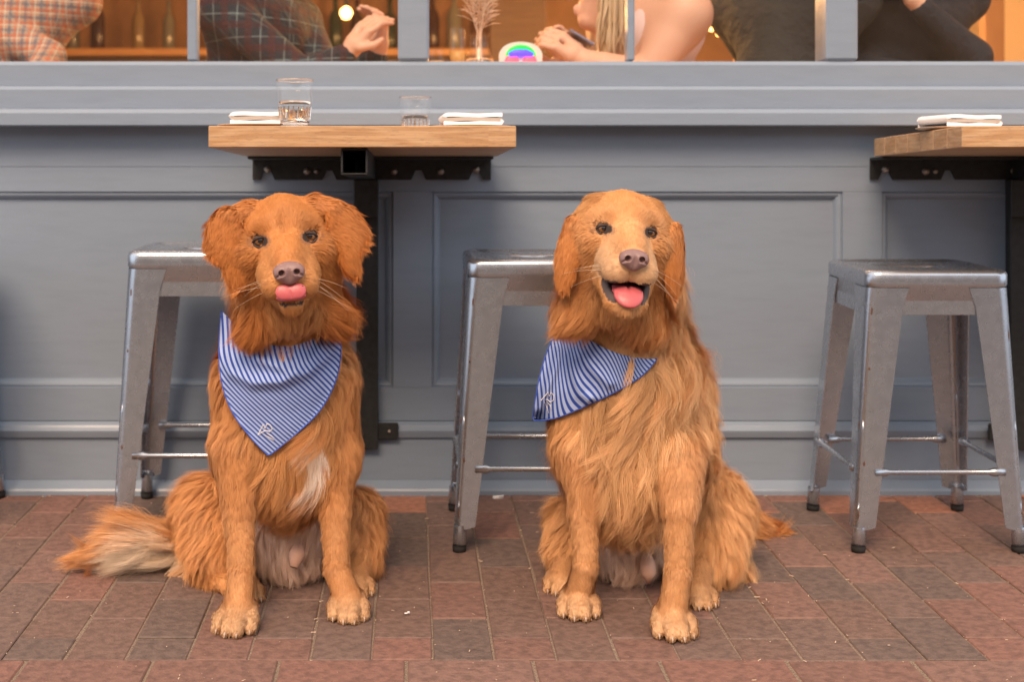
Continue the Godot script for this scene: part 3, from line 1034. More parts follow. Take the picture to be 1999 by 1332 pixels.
# ---------------------------------------------------------------- hair
# A lock of hair: y along the lie of the coat (0..1), x across (about -1..1), z away from the skin (0..1).
func lock(seed_: int, hairs: int, segs: int, wave: float, gather: float, width: float) -> ArrayMesh:
	var r := RandomNumberGenerator.new()
	r.seed = seed_
	var v := PackedVector3Array()
	var n := PackedVector3Array()
	var c := PackedColorArray()
	var ix := PackedInt32Array()
	var ph0 := r.randf() * 6.0
	for h in hairs:
		var rx := r.randf_range(-1.0, 1.0)
		var ry := r.randf_range(-0.14, 0.14)
		var tx := rx * gather + r.randf_range(-0.22, 0.22)
		var l := r.randf_range(0.68, 1.06)
		var up := r.randf_range(0.55, 1.0)
		var ph := ph0 + r.randf_range(-0.18, 0.18)
		var w0 := width * r.randf_range(0.7, 1.25)
		var tone := r.randf_range(0.86, 1.14)
		var warm := r.randf_range(0.94, 1.06)
		var from := v.size()
		for s in segs + 1:
			var t := float(s) / segs
			var x := lerpf(rx, tx, t) + wave * (sin(t * TAU * 0.9 + ph) - sin(ph)) * t
			var y := ry + l * (t - 0.06 * sin(t * PI))
			var z := up * (pow(sin(minf(t * 1.15, 1.0) * PI * 0.5), 0.8) - 0.42 * t * t) + wave * 0.10 * sin(t * TAU * 1.1 + ph) * t
			var w := w0 * (1.0 - 0.85 * t * t)
			var col := Color(tone * warm, tone, tone / warm)
			if s == segs:
				v.append(Vector3(x, y, z)); n.append(Vector3(0, 0.0, 1)); c.append(col)
			else:
				v.append(Vector3(x - w, y, z)); n.append(Vector3(-0.10, 0.0, 1).normalized()); c.append(col)
				v.append(Vector3(x + w, y, z)); n.append(Vector3(0.10, 0.0, 1).normalized()); c.append(col)
		for s in segs:
			var k := from + s * 2
			if s == segs - 1:
				ix.append_array(PackedInt32Array([k, k + 2, k + 1]))
			else:
				ix.append_array(PackedInt32Array([k, k + 2, k + 1, k + 1, k + 2, k + 3]))
	var ar := []
	ar.resize(Mesh.ARRAY_MAX)
	ar[Mesh.ARRAY_VERTEX] = v
	ar[Mesh.ARRAY_NORMAL] = n
	ar[Mesh.ARRAY_COLOR] = c
	ar[Mesh.ARRAY_INDEX] = ix
	var m := ArrayMesh.new()
	m.add_surface_from_arrays(Mesh.PRIMITIVE_TRIANGLES, ar)
	return m

var locks := []

func make_locks() -> void:
	for i in 2: locks.append(lock(100 + i, 13, 2, 0.05, 0.8, 0.085))     # short
	for i in 2: locks.append(lock(200 + i, 16, 3, 0.30, 0.5, 0.062))     # medium
	for i in 4: locks.append(lock(300 + i, 22, 6, 0.75, 0.30, 0.046))   # long

# grows the coat over a skin; hairs: density in locks per square metre
func grow(dog: Node3D, skin: Hide, base: Vector3, density: float, seed_: int) -> void:
	var r := RandomNumberGenerator.new()
	r.seed = seed_
	var sway := FastNoiseLite.new()
	sway.seed = seed_
	sway.frequency = 17.0
	sway.fractal_octaves = 2
	var tone := FastNoiseLite.new()
	tone.seed = seed_ + 1
	tone.frequency = 30.0
	tone.fractal_octaves = 3
	var where := []
	var cols := []
	for k in locks.size():
		where.append([])
		cols.append(PackedColorArray())
	for i in skin.v.size():
		var ct := skin.coat[i]
		var len := ct.x
		if len <= 0.0 or ct.z <= 0.0: continue
		var nn := skin.n[i]
		var short := clampf(0.032 / maxf(len, 0.004), 0.75, 3.2)
		var face := 1.0 if nn.z > -0.15 else 0.4
		var want := skin.area[i] * density * ct.z * short * face
		var n := int(want) + int(r.randf() < want - floor(want))
		if n == 0: continue
		var p := skin.v[i]
		var cb := skin.comb[i]
		var t := cb - nn * cb.dot(nn)
		if t.length_squared() < 1e-5: t = Vector3.DOWN - nn * nn.dot(Vector3.DOWN)
		var stiff := cb.length()
		t = t.normalized()
		var x := t.cross(nn).normalized()
		var half := sqrt(skin.area[i]) * 0.6
		var s1 := sway.get_noise_3dv(p)
		var tn := tone.get_noise_3dv(p - t * p.dot(t) * 0.75)
		for j in n:
			var q := p + t * r.randf_range(-half, half) + x * r.randf_range(-half, half) - nn * 0.0015
			var an := s1 * (minf(0.25 + len * 18.0, 1.2)) / maxf(1.0, stiff) + r.randf_range(-0.11, 0.11)
			var ty := t * cos(an) + x * sin(an)
			var tx := ty.cross(nn)
			var l := len * r.randf_range(0.75, 1.2) * (1.0 + 0.25 * s1)
			var w := clampf(0.0030 + len * 0.055, 0.0026, 0.0068) * r.randf_range(0.8, 1.2)
			var lift := ct.y * r.randf_range(0.6, 1.45)
			if len > 0.034 and r.randf() < 0.12: lift *= 1.6
			var g := (1.0 + tn * clampf(len * 12.0, 0.12, 0.50)) * r.randf_range(0.93, 1.07)
			var c := skin.c[i]
			var hue := tn * 0.10
			var col := Color(c.r * g, c.g * g * (1.0 + hue), c.b * g * (1.0 + hue * 2.0))
			var kind := 0
			if len < 0.017: kind = r.randi() % 2
			elif len < 0.034: kind = 2 + r.randi() % 2
			else: kind = 4 + r.randi() % 4
			where[kind].append(Transform3D(Basis(tx * w, ty * l, nn * (l * lift)), q - base))
			cols[kind].append(col)
	for k in locks.size():
		if where[k].is_empty(): continue
		var mm := MultiMesh.new()
		mm.transform_format = MultiMesh.TRANSFORM_3D
		mm.use_colors = true
		mm.mesh = locks[k]
		mm.instance_count = where[k].size()
		for i in where[k].size():
			mm.set_instance_transform(i, where[k][i])
			mm.set_instance_color(i, cols[k][i])
		var o := MultiMeshInstance3D.new()
		o.name = "coat"
		o.multimesh = mm
		o.material_override = M.hair
		o.set_meta("kind", "stuff")
		dog.add_child(o, true)

# ---------------------------------------------------------------- the dogs
class Head:
	var at: Vector3          # between the eyes
	var b: Basis             # right, up, forward
	var s: float             # metres for a photo pixel
	func w(x: float, y: float, z: float) -> Vector3:
		return at + b * (Vector3(x, y, z) * s)
	func d(x: float, y: float, z: float) -> Vector3:
		return b * Vector3(x, y, z)
	func local(p: Vector3) -> Vector3:
		return (b.inverse() * (p - at)) / s

func pcap(list: Array, a: Array, b: Array, k: float, comb: Vector3, coat: Array) -> Bone:
	# a, b: [u, v, distance, radius in photo pixels]
	return cap(list, P(a[0], a[1], a[2]), P(b[0], b[1], b[2]), a[3] * a[2] / FPX, b[3] * b[2] / FPX, k, comb, coat)

func paw(list: Array, toe_at: Vector3, wrist: Vector3, fwd: Vector3, size: float, coat: Array, claws: Array, shank: Array) -> void:
	# toe_at: ground point under the front of the paw
	var side := fwd.cross(Vector3.UP).normalized()
	var up := Vector3.UP
	var s := size
	var back := toe_at - fwd * 0.062 * s
	cap(list, wrist, back + up * 0.030 * s + fwd * 0.01, 0.0208, 0.0250 * s, 0.010, Vector3.DOWN * 0.8 + fwd * 0.4, shank)
	cap(list, back + up * 0.026 * s, toe_at - fwd * 0.030 * s + up * 0.022 * s, 0.026 * s, 0.021 * s, 0.010, fwd + Vector3.DOWN * 0.3, [0.010, (coat[1] as Color).lerp(shank[1], 0.5), 0.3, 1.0])
	for i in 4:
		var x: float = [-0.0272, -0.0096, 0.0096, 0.0272][i] * s
		var z: float = [-0.019, -0.002, -0.002, -0.019][i] * s
		var root := toe_at + side * x * 0.72 + fwd * (z - 0.046 * s) + up * 0.030 * s
		var knuckle := toe_at + side * x + fwd * (z - 0.017 * s) + up * 0.0215 * s
		var tip := toe_at + side * x * 1.05 + fwd * (z - 0.004 * s) + up * 0.0105 * s
		cap(list, root, knuckle, 0.0120 * s, 0.0118 * s, 0.006, fwd + Vector3.DOWN * 0.2, coat)
		cap(list, knuckle, tip, 0.0116 * s, 0.0098 * s, 0.005, fwd + Vector3.DOWN * 0.6, coat)
		claws.append([tip + fwd * 0.008 * s + up * 0.0005, fwd])

const GOLD := Color(0.70, 0.325, 0.122)
const RUST := Color(0.59, 0.222, 0.064)
const PALE := Color(0.80, 0.50, 0.27)
const CREAM := Color(0.88, 0.74, 0.58)
const CHEST := Color(0.81, 0.455, 0.205)

func head_bones(H: Array, h: Head, face: Color, muzzle: Color, open: bool) -> void:
	var s := h.s
	blob(H, h.w(0, 16 if not open else 12, -80), h.b, Vector3(82, 59, 92) * s, 0.01, h.d(0, 0.6, -1), [0.012, face, 0.35, 1.0])
	cap(H, h.w(0, 28, -44), h.w(0, 34, -72), 43 * s, 48 * s, 0.02, h.d(0, 0.8, -1), [0.011, face, 0.35, 1.0])
	for e in [-1, 1]:
		cap(H, h.w(e * 27, 26, -13), h.w(e * 54, 20, -28), 19 * s, 19 * s, 0.010, h.d(e * 0.5, 0.9, -0.5), [0.009, face.lerp(muzzle, 0.25), 0.4, 1.0])
		cap(H, h.w(e * 54, -28, -42), h.w(e * 60, -72, -74), 44 * s, 46 * s, 0.02, h.d(e * 0.6, -0.6, -0.9), [0.016, face, 0.35, 1.0])
	cap(H, h.w(0, -2, -14), h.w(0, -34, 76), 33 * s, 25 * s, 0.018, h.d(0, 0.45, -1), [0.0075, face.lerp(muzzle, 0.3), 0.28, 1.0])
	cap(H, h.w(0, -44, 6), h.w(0, -62, 66), 48 * s, 38 * s, 0.016, h.d(0, 0.1, -1), [0.0075, face.lerp(muzzle, 0.5), 0.28, 1.0])
	for e in [-1, 1]:
		cap(H, h.w(e * 25, -70, 18), h.w(e * 26, -84, 72), 38 * s, 29 * s, 0.010, h.d(e * 0.5, -0.45, -0.8), [0.0075, muzzle, 0.32, 1.0])
	cap(H, h.w(0, -88, -72), h.w(0, -130, -98), 58 * s, 62 * s, 0.03, h.d(0, -1, 0.1), [0.034, face.lerp(CHEST, 0.4), 0.35, 1.0])
	if open:
		cap(H, h.w(0, -104, -18), h.w(0, -150, 66), 42 * s, 24 * s, 0.014, h.d(0, -0.7, -0.8), [0.014, face.lerp(muzzle, 0.3), 0.3, 1.0])
		for e in [-1, 1]:
			cap(H, h.w(e * 40, -92, 0), h.w(e * 25, -148, 60), 24 * s, 16 * s, 0.010, h.d(e * 0.6, -0.7, -0.8), [0.014, face, 0.3, 1.0])
		var cut := blob(H, h.w(0, -116, 66), h.b * Basis(Vector3.RIGHT, 0.42), Vector3(37, 17, 62) * s, 0.006)
		cut.kind = 3
	else:
		cap(H, h.w(0, -104, -8), h.w(0, -121, 66), 42 * s, 23 * s, 0.010, h.d(0, -0.6, -0.8), [0.011, muzzle.lerp(face, 0.4), 0.3, 1.0])
	if not open:
		var ml := [[-47, -124, 36], [-42, -126, 52], [-34, -124, 66], [-20, -120, 83], [0, -118, 91], [20, -120, 83], [34, -123, 66], [42, -123, 52], [46, -120, 38]]
		for i in ml.size() - 1:
			var mc := cap(H, h.w(ml[i][0], ml[i][1], ml[i][2]), h.w(ml[i + 1][0], ml[i + 1][1], ml[i + 1][2]), 2.4 * s, 2.4 * s, 0.003)
			mc.kind = 2
			mc.coat = [-1.0]
	if not open:
		var furrow := cap(H, h.w(0, 10, 21), h.w(0, 56, 12), 4.5 * s, 4.0 * s, 0.020)
		furrow.kind = 2
	for e in [-1, 1]:
		var eye := cap(H, h.w(e * 49, 0, -13), h.w(e * 49, 0, -12), 14.0 * s, 14.0 * s, 0.003)
		eye.kind = 2

# bare or sparsely haired skin of the face: round the eyes, nose and lips
func head_skin(skin: Hide, span: Vector2i, h: Head, open: bool, H: Array) -> void:
	var gape: Bone = null
	var slit := []
	for o: Bone in H:
		if o.kind == 3: gape = o
		if o.kind == 2 and o.coat.size() == 1: slit.append(o)
	for i in range(span.x, span.y):
		var q := h.local(skin.v[i])
		var ct := skin.coat[i]
		for e in [-1, 1]:
			var r := Vector2((q.x - e * 49) / 1.4, q.y + 0.5).length()
			if r < 15.5 and q.z > -40:
				if r < 11.2:
					ct.x = 0.0
					skin.c[i] = Color(0.035, 0.022, 0.018)
				else:
					ct.x *= 0.55
					ct.y *= 0.6
					skin.c[i] = skin.c[i].lerp(Color(0.16, 0.085, 0.055), 0.55)
		# feathering along the free edge of the ears
		if absf(q.x) > 92 and q.z > -70:
			var fr := smoothstep(-30.0, -90.0, q.y)
			if not open: fr = maxf(fr, smoothstep(135.0, 150.0, absf(q.x)))
			ct.x = lerpf(ct.x, 0.025, fr)
		var nose := Vector3(q.x / 32.0, (q.y + 58) / 22.0, (q.z - 108) / 20.0).length()
		if nose < 1.0: ct.x = 0.0
		if open:
			var gd := dist(gape, skin.v[i])
			var lip := 0.0022
			if q.y < -100: lip = lerpf(0.0040, 0.013, smoothstep(16.0, 32.0, absf(q.x)))
			if gd < lip and q.z > 0.0:
				ct.x = 0.0
				skin.c[i] = Color(0.05, 0.022, 0.022) if gd < 0.0015 else Color(0.085, 0.066, 0.066)
			elif gd < lip + 0.004: ct.x *= 0.6
		for o: Bone in slit:
			var sd := dist(o, skin.v[i])
			if sd < 0.0026:
				ct.x = 0.0
				skin.c[i] = Color(0.045, 0.028, 0.026)
			elif sd < 0.007: ct.x *= 0.6
		skin.coat[i] = ct

func eye_mesh(r: float) -> ArrayMesh:
	var v := PackedVector3Array()
	var n := PackedVector3Array()
	var c := PackedColorArray()
	var ix := PackedInt32Array()
	var rows := 40
	var seg := 28
	for i in rows + 1:
		var a := PI * i / rows * 0.75
		for k in seg + 1:
			var b := TAU * k / seg
			var d := Vector3(sin(a) * cos(b), sin(a) * sin(b), cos(a))
			v.append(d * r)
			n.append(d)
			var deg := rad_to_deg(a)
			var col := Color(0.012, 0.009, 0.008)
			if deg > 23:
				var f := 0.75 + 0.25 * sin(b * 17.0) * sin(b * 7.0 + 1.0)
				col = Color(0.27, 0.115, 0.036) * f
				if deg > 47: col = Color(0.04, 0.02, 0.012)
				if deg > 54: col = Color(0.10, 0.075, 0.065)
			c.append(col)
	for i in rows:
		for k in seg:
			var a := i * (seg + 1) + k
			ix.append_array(PackedInt32Array([a, a + 1, a + seg + 1, a + 1, a + seg + 2, a + seg + 1]))
	var ar := []
	ar.resize(Mesh.ARRAY_MAX)
	ar[Mesh.ARRAY_VERTEX] = v
	ar[Mesh.ARRAY_NORMAL] = n
	ar[Mesh.ARRAY_COLOR] = c
	ar[Mesh.ARRAY_INDEX] = ix
	var m := ArrayMesh.new()
	m.add_surface_from_arrays(Mesh.PRIMITIVE_TRIANGLES, ar)
	return m

func smooth_path(pts: Array, steps: int) -> Array:
	var out := []
	for i in pts.size() - 1:
		var p0: Vector3 = pts[maxi(i - 1, 0)]
		var p1: Vector3 = pts[i]
		var p2: Vector3 = pts[i + 1]
		var p3: Vector3 = pts[mini(i + 2, pts.size() - 1)]
		for s in steps:
			out.append(p1.cubic_interpolate(p2, p0, p3, float(s) / steps))
	out.append(pts[pts.size() - 1])
	return out

func taper(n: int, r: float, ends: float) -> Array:
	var out := []
	for i in n:
		var t := float(i) / (n - 1)
		out.append(lerpf(ends, r, minf(1.0, 4.0 * minf(t, 1.0 - t))))
	return out

func face_parts(dog: Node3D, h: Head, base: Vector3, open: bool, gaze: Vector2) -> void:
	var s := h.s
	for e in [-1, 1]:
		var look := h.b * Basis(Vector3.UP, gaze.x - e * 0.05) * Basis(Vector3.RIGHT, gaze.y)
		var eye := put("eye", eye_mesh(13.8 * s), M.eye, dog, Transform3D(look, h.w(e * 49, 0, -12.5) - base))
		# lids: almond, outer corner a little lower
		for lid in [1, -1]:
			var pts := []
			for p in [[-14.5, -2.4, -5.0], [-9.5, 4.4, -1.0], [-3, 7.4, 1.0], [5, 5.8, 0.2], [10, 1.8, -3.5], [14.5, -3.4, -9.0]]:
				var y: float = (p[1] + 3.2) * 0.84 - 3.2 if lid > 0 else -3.2 - (p[1] + 3.2) * 0.86
				pts.append(h.w(e * (49 + p[0] * 1.1), y * 1.1 + 0.5, -0.6 + p[2]) - base)
			var path := smooth_path(pts, 5)
			var st := begin(false)
			tube(st, path, taper(path.size(), (3.0 if lid > 0 else 2.4) * s, 1.4 * s), 8)
			put("eyelid", done(st), M.lid, dog)
	# nose leather
	var N := []
	blob(N, h.w(0, -55, 103), h.b, Vector3(29, 18, 18) * s, 0.004)
	for e in [-1, 1]:
		blob(N, h.w(e * 14.5, -58, 110), h.b * Basis(Vector3.UP, e * 0.35), Vector3(15.5, 15.5, 13) * s, 0.004)
	blob(N, h.w(0, -69, 105), h.b, Vector3(16, 13, 14) * s, 0.005)
	for e in [-1, 1]:
		var hole := cap(N, h.w(e * 12.5, -58.5, 129), h.w(e * 15.5, -57, 113), 6.6 * s, 5.0 * s, 0.002)
		hole.kind = 2
		var slit := cap(N, h.w(e * 17, -61.5, 125), h.w(e * 25, -66, 116), 4.0 * s, 2.0 * s, 0.0015)
		slit.kind = 2
	var grv := cap(N, h.w(0, -46, 125.0), h.w(0, -86, 117.5), 2.0 * s, 2.6 * s, 0.003)
	grv.kind = 2
	var sk := Hide.new()
	var c := h.w(0, -60, 106)
	mesh_into(sk, N, 0.0013, c - Vector3.ONE * 0.034, c + Vector3.ONE * 0.034)
	put("nose", skin_mesh(sk, base), M.nose, dog)
	# whiskers
	var wst := begin(false)
	var r := RandomNumberGenerator.new()
	r.seed = 31
	for e in [-1, 1]:
		for i in 5:
			var a := Vector3(e * r.randf_range(30, 44), r.randf_range(-92, -68), r.randf_range(52, 82))
			var d := Vector3(e * r.randf_range(0.7, 1.0), r.randf_range(-0.75, 0.15), r.randf_range(-0.4, 0.1)).normalized() * r.randf_range(50, 95)
			var pts := []
			for k in 6:
				var t := k / 5.0
				var q := a + d * t + Vector3(0, -16, 0) * t * t
				pts.append(h.w(q.x, q.y, q.z) - base)
			tube(wst, pts, [0.0002, 0.00019, 0.00016, 0.00013, 0.0001, 0.00005], 4, false)
	var wk := put("whiskers", done(wst), M.whisker, dog)
	wk.set_meta("kind", "stuff")
	if open:
		# tongue lying over the lower teeth, hanging at the tip
		var tn := []
		for p in [[10, -112, 33, 9], [40, -118, 33, 9], [64, -124, 32, 9], [80, -131, 30, 9], [86, -138, 25, 7]]:
			blob(tn, h.w(0, p[1], p[0]), h.b * Basis(Vector3.RIGHT, 0.25 if p[0] < 80 else 0.9), Vector3(p[2], p[3], 22) * s, 0.006)
		var tg := cap(tn, h.w(0, -100, 20), h.w(0, -124, 104), 2.0 * s, 2.0 * s, 0.004)
		tg.kind = 2
		var ts := Hide.new()
		var tc := h.w(0, -132, 60)
		mesh_into(ts, tn, 0.0018, tc - Vector3(0.045, 0.05, 0.075), tc + Vector3(0.045, 0.05, 0.075))
		put("tongue", skin_mesh(ts, base), M.tongue, dog)
	else:
		var tn := []
		for e in [-1, 1]:
			blob(tn, h.w(e * 13.5, -94, 108), h.b * Basis(Vector3.RIGHT, -0.25) * Basis(Vector3.BACK, e * 0.10), Vector3(15.5, 14.5, 5.0) * s, 0.003)
		blob(tn, h.w(0, -97, 107.5), h.b * Basis(Vector3.RIGHT, -0.25), Vector3(15, 12, 5.0) * s, 0.004)
		blob(tn, h.w(0, -105, 100), h.b, Vector3(28.5, 8, 12) * s, 0.004)
		var crease := cap(tn, h.w(0, -76, 114), h.w(0, -110, 115), 1.8 * s, 1.2 * s, 0.002)
		crease.kind = 2
		var ts := Hide.new()
		var tc := h.w(0, -98, 104)
		mesh_into(ts, tn, 0.0014, tc - Vector3.ONE * 0.034, tc + Vector3.ONE * 0.034)
		put("tongue", skin_mesh(ts, base), M.tongue, dog)

func claw_parts(dog: Node3D, claws: Array, base: Vector3) -> void:
	for c in claws:
		var st := begin(false)
		var f: Vector3 = c[1]
		var p: Vector3 = c[0] - base
		tube(st, [p - f * 0.006, p, p + f * 0.005 - Vector3.UP * 0.003, p + f * 0.0075 - Vector3.UP * 0.008], [0.0032, 0.0030, 0.0022, 0.0008], 7)
		put("claw", done(st), M.claw, dog)

# a neckerchief laid on the chest: L and R are its edges from the neck to the tip, in photo pixels; the chest gives its depth
func bandana(dog: Node3D, T: Array, L: Array, R: Array, sag: float, folds: Array, bend: Callable, base: Vector3, deflt: float, emblem: Array) -> void:
	var n := 56
	var m := 48
	var uv := []
	var depth := PackedFloat32Array()
	depth.resize(n * m)
	var px := PackedVector2Array()
	px.resize(n * m)
	for j in n:
		var t := float(j) / (n - 1)
		var a := along(L, t)
		var b := along(R, t)
		for i in m:
			var q := float(i) / (m - 1)
			var p := a.lerp(b, q)
			p.y += sag * pow(1.0 - t, 1.3) * 4.0 * q * (1.0 - q)
			px[j * m + i] = p
			# walk along the sight line to the chest
			var d := 2.28
			var hit := false
			for k in 26:
				var f := field(T, P(p.x, p.y, d)) - 0.014
				if f < 0.0015:
					hit = true
					break
				d += f * 0.9
				if d > 2.75: break
			depth[j * m + i] = d if hit else -1.0
	for j in n:
		for i in m:
			if depth[j * m + i] < 0.0:
				var best := deflt
				for k in range(1, m):
					if i + k < m and depth[j * m + i + k] > 0.0: best = depth[j * m + i + k] + 0.0006 * k; break
					if i - k >= 0 and depth[j * m + i - k] > 0.0: best = depth[j * m + i - k] + 0.0006 * k; break
				depth[j * m + i] = best
	for pass_ in 14:
		var nd := depth.duplicate()
		for j in n:
			for i in m:
				var sum := 0.0
				var c := 0.0
				for e in [[0, 1], [0, -1], [1, 0], [-1, 0]]:
					var jj: int = j + e[0]
					var ii: int = i + e[1]
					if jj >= 0 and jj < n and ii >= 0 and ii < m:
						sum += depth[jj * m + ii]; c += 1.0
				nd[j * m + i] = minf(depth[j * m + i] + 0.0008, sum / c)
		depth = nd
	var pos := PackedVector3Array()
	pos.resize(n * m)
	var wob := FastNoiseLite.new()
	wob.seed = 9
	wob.frequency = 0.012
	for j in n:
		var t := float(j) / (n - 1)
		for i in m:
			var q := float(i) / (m - 1)
			var p := px[j * m + i]
			var d := depth[j * m + i]
			for f in folds:
				# [points of the fold's ridge, height, width]
				var best := 1e9
				var pts: Array = f[0]
				for k in pts.size() - 1:
					best = minf(best, p.distance_to(Geometry2D.get_closest_point_to_segment(p, pts[k], pts[k + 1])))
				d -= f[1] * exp(-pow(best / f[2], 2.0)) * smoothstep(0.0, 0.08, minf(q, 1.0 - q) + 0.03)
			d -= 0.0022 * wob.get_noise_2d(p.x, p.y)
			d += 0.004 * pow(1.0 - t, 6.0)
			pos[j * m + i] = P(p.x, p.y, d) - base
	var v := PackedVector3Array()
	var uvs := PackedVector2Array()
	var ix := PackedInt32Array()
	var nr := PackedVector3Array()
	for side in 2:
		for j in n:
			for i in m:
				var c := pos[j * m + i]
				var dx := pos[j * m + mini(i + 1, m - 1)] - pos[j * m + maxi(i - 1, 0)]
				var dy := pos[mini(j + 1, n - 1) * m + i] - pos[maxi(j - 1, 0) * m + i]
				var nn := dy.cross(dx).normalized()
				if nn.length() < 0.5 or nn.z < 0: nn = Vector3(0, 0, 1) if nn.length() < 0.5 else -nn
				v.append(c if side == 0 else c - nn * 0.0016)
				nr.append(nn if side == 0 else -nn)
				var w := c + base
				uvs.append(bend.call(w))
	var o := n * m
	for j in n - 1:
		for i in m - 1:
			var a := j * m + i
			ix.append_array(PackedInt32Array([a, a + 1, a + m, a + 1, a + m + 1, a + m]))
			ix.append_array(PackedInt32Array([o + a, o + a + m, o + a + 1, o + a + 1, o + a + m, o + a + m + 1]))
	var ar := []
	ar.resize(Mesh.ARRAY_MAX)
	ar[Mesh.ARRAY_VERTEX] = v
	ar[Mesh.ARRAY_NORMAL] = nr
	ar[Mesh.ARRAY_TEX_UV] = uvs
	ar[Mesh.ARRAY_INDEX] = ix
	var me := ArrayMesh.new()
	me.add_surface_from_arrays(Mesh.PRIMITIVE_TRIANGLES, ar)
	var cloth := put("bandana", me, M.stripes, dog)
	cloth.set_meta("label", "blue and white striped bandana")
	# rolled hem down both edges
	var edge := []
	for j in range(2, n): edge.append(pos[j * m])
	for j in range(n - 2, 1, -1): edge.append(pos[j * m + m - 1])
	var hs := begin(false)
	tube(hs, edge, taper(edge.size(), 0.0012, 0.0008), 6)
	put("hem", done(hs), M.hem, cloth)
	# stitched emblem near the tip
	for line in emblem:
		var path := []
		for q in line:
			var bi := 0
			var bd := 1e9
			for k in n * m:
				var dd := px[k].distance_squared_to(q)
				if dd < bd: bd = dd; bi = k
			var p: Vector3 = pos[bi] + base
			var d := EYE_Z - p.z - 0.0012
			path.append(P(q.x, q.y, d) - base)
		var es := begin(false)
		tube(es, path, taper(path.size(), 0.0009, 0.0006), 5)
		put("emblem_thread", done(es), M.thread, cloth)

func along(pts: Array, t: float) -> Vector2:
	var f := t * (pts.size() - 1)
	var i := mini(int(f), pts.size() - 2)
	var p0: Vector2 = pts[maxi(i - 1, 0)]
	var p3: Vector2 = pts[mini(i + 2, pts.size() - 1)]
	return (pts[i] as Vector2).cubic_interpolate(pts[i + 1], p0, p3, f - i)

func to_px(p: Vector3) -> Vector2:
	var d := EYE_Z - p.z
	return Vector2(800.0 + p.x / d * FPX, 385.0 - (p.y - EYE_Y) / d * FPX)

func dog_materials() -> void:
	var hm := mat(Color(1, 1, 1), 0.5)
	hm.vertex_color_use_as_albedo = true
	hm.metallic_specular = 0.35
	hm.backlight_enabled = true
	hm.backlight = Color(0.16, 0.16, 0.16)
	M.hair = hm
	var sk := mat(Color(1, 1, 1), 0.8)
	sk.vertex_color_use_as_albedo = true
	M.dog_skin = sk
	var ey := mat(Color(1, 1, 1), 0.25)
	ey.vertex_color_use_as_albedo = true
	ey.clearcoat_enabled = true
	ey.clearcoat = 1.0
	ey.clearcoat_roughness = 0.02
	M.eye = ey
	M.lid = mat(lin(0.040, 0.022, 0.017), 0.7)
	var no := mat(lin(0.235, 0.140, 0.135), 0.36)
	no.normal_enabled = true
	no.normal_texture = noise_tex(256, 0.09, 2, 51, [], true, 6.0, FastNoiseLite.TYPE_CELLULAR)
	no.normal_scale = 0.5
	no.uv1_triplanar = true
	no.uv1_scale = Vector3.ONE * 22.0
	M.nose = no
	var tg := mat(lin(0.52, 0.11, 0.125), 0.30)
	tg.subsurf_scatter_enabled = true
	tg.subsurf_scatter_strength = 0.3
	tg.normal_enabled = true
	tg.normal_texture = no.normal_texture
	tg.normal_scale = 0.35
	tg.uv1_triplanar = true
	tg.uv1_scale = Vector3.ONE * 30.0
	M.tongue = tg
	var lp := triplanar(mat(lin(0.11, 0.085, 0.085), 0.7), noise_tex(256, 0.06, 3, 52, [[0.0, grey(0.25)], [0.5, grey(0.6)], [1.0, grey(1.0)]]), 14.0)
	lp.uv1_world_triplanar = false
	lp.normal_enabled = true
	lp.normal_texture = no.normal_texture
	M.lip = lp
	M.claw = mat(lin(0.45, 0.32, 0.23), 0.4)
	M.whisker = mat(lin(0.85, 0.72, 0.55), 0.5)
	M.bare = mat(lin(0.52, 0.31, 0.23), 0.75)
	# woven stripe: ten stripes across the image
	var im := Image.create(320, 256, false, Image.FORMAT_RGB8)
	var r := RandomNumberGenerator.new()
	r.seed = 3
	for y in 256:
		for x in 320:
			var f := fmod(x / 32.0, 1.0)
			var blue := smoothstep(0.04, 0.12, f) * (1.0 - smoothstep(0.47, 0.55, f))
			var weave := 0.94 + 0.06 * sin(y * PI * 0.5) * sin(x * PI * 0.5) + r.randf_range(-0.03, 0.03)
			im.set_pixel(x, y, Color(0.66, 0.73, 0.90).lerp(Color(0.14, 0.27, 0.61), blue) * weave)
	var cl := mat(Color(1, 1, 1), 0.85)
	cl.albedo_texture = ImageTexture.create_from_image(im)
	M.stripes = cl
	M.hem = mat(Color(0.24, 0.36, 0.72), 0.85)
	M.thread = mat(lin(0.85, 0.83, 0.82), 0.7)

const STRIPE := 0.0066

func bend_one(w: Vector3) -> Vector2:
	# stripes hang straight under the neck and run off slanting to the tip
	var y := (EYE_Y - w.y)
	var a := 0.10
	var b := 1.10
	var y0 := 0.255
	var y1 := 0.345
	var g := a * y
	if y > y0:
		var k := clampf((y - y0) / (y1 - y0), 0.0, 1.0)
		g += (b - a) * (y1 - y0) * (k * k * 0.5)
		if y > y1: g += (b - a) * (y - y1)
	var right := smoothstep(-0.215, -0.14, w.x)
	g += right * 0.55 * (y - 0.30) * (1.0 - clampf((y - y0) / (y1 - y0), 0.0, 1.0))
	return Vector2((w.x - g) / (STRIPE * 10.0) * 0.70, y / (STRIPE * 10.0))

func bend_two(w: Vector3) -> Vector2:
	var y := (EYE_Y - w.y)
	var x := w.x
	var k := smoothstep(0.22, 0.42, x)
	var g := 0.10 * y + 0.6 * k * (y - 0.30) + 0.006 * sin(x * 60.0 + y * 20.0)
	return Vector2((x - g) / (STRIPE * 10.0) * 0.92, y / (STRIPE * 10.0))

func finish_dog(dog: Node3D, skin: Hide, base: Vector3, seed_: int) -> void:
	for i in skin.c.size():
		var c := skin.c[i]
		skin.c[i] = c
	put("body", skin_mesh(skin, base), M.dog_skin, dog)
	grow(dog, skin, base, 60000.0, seed_)

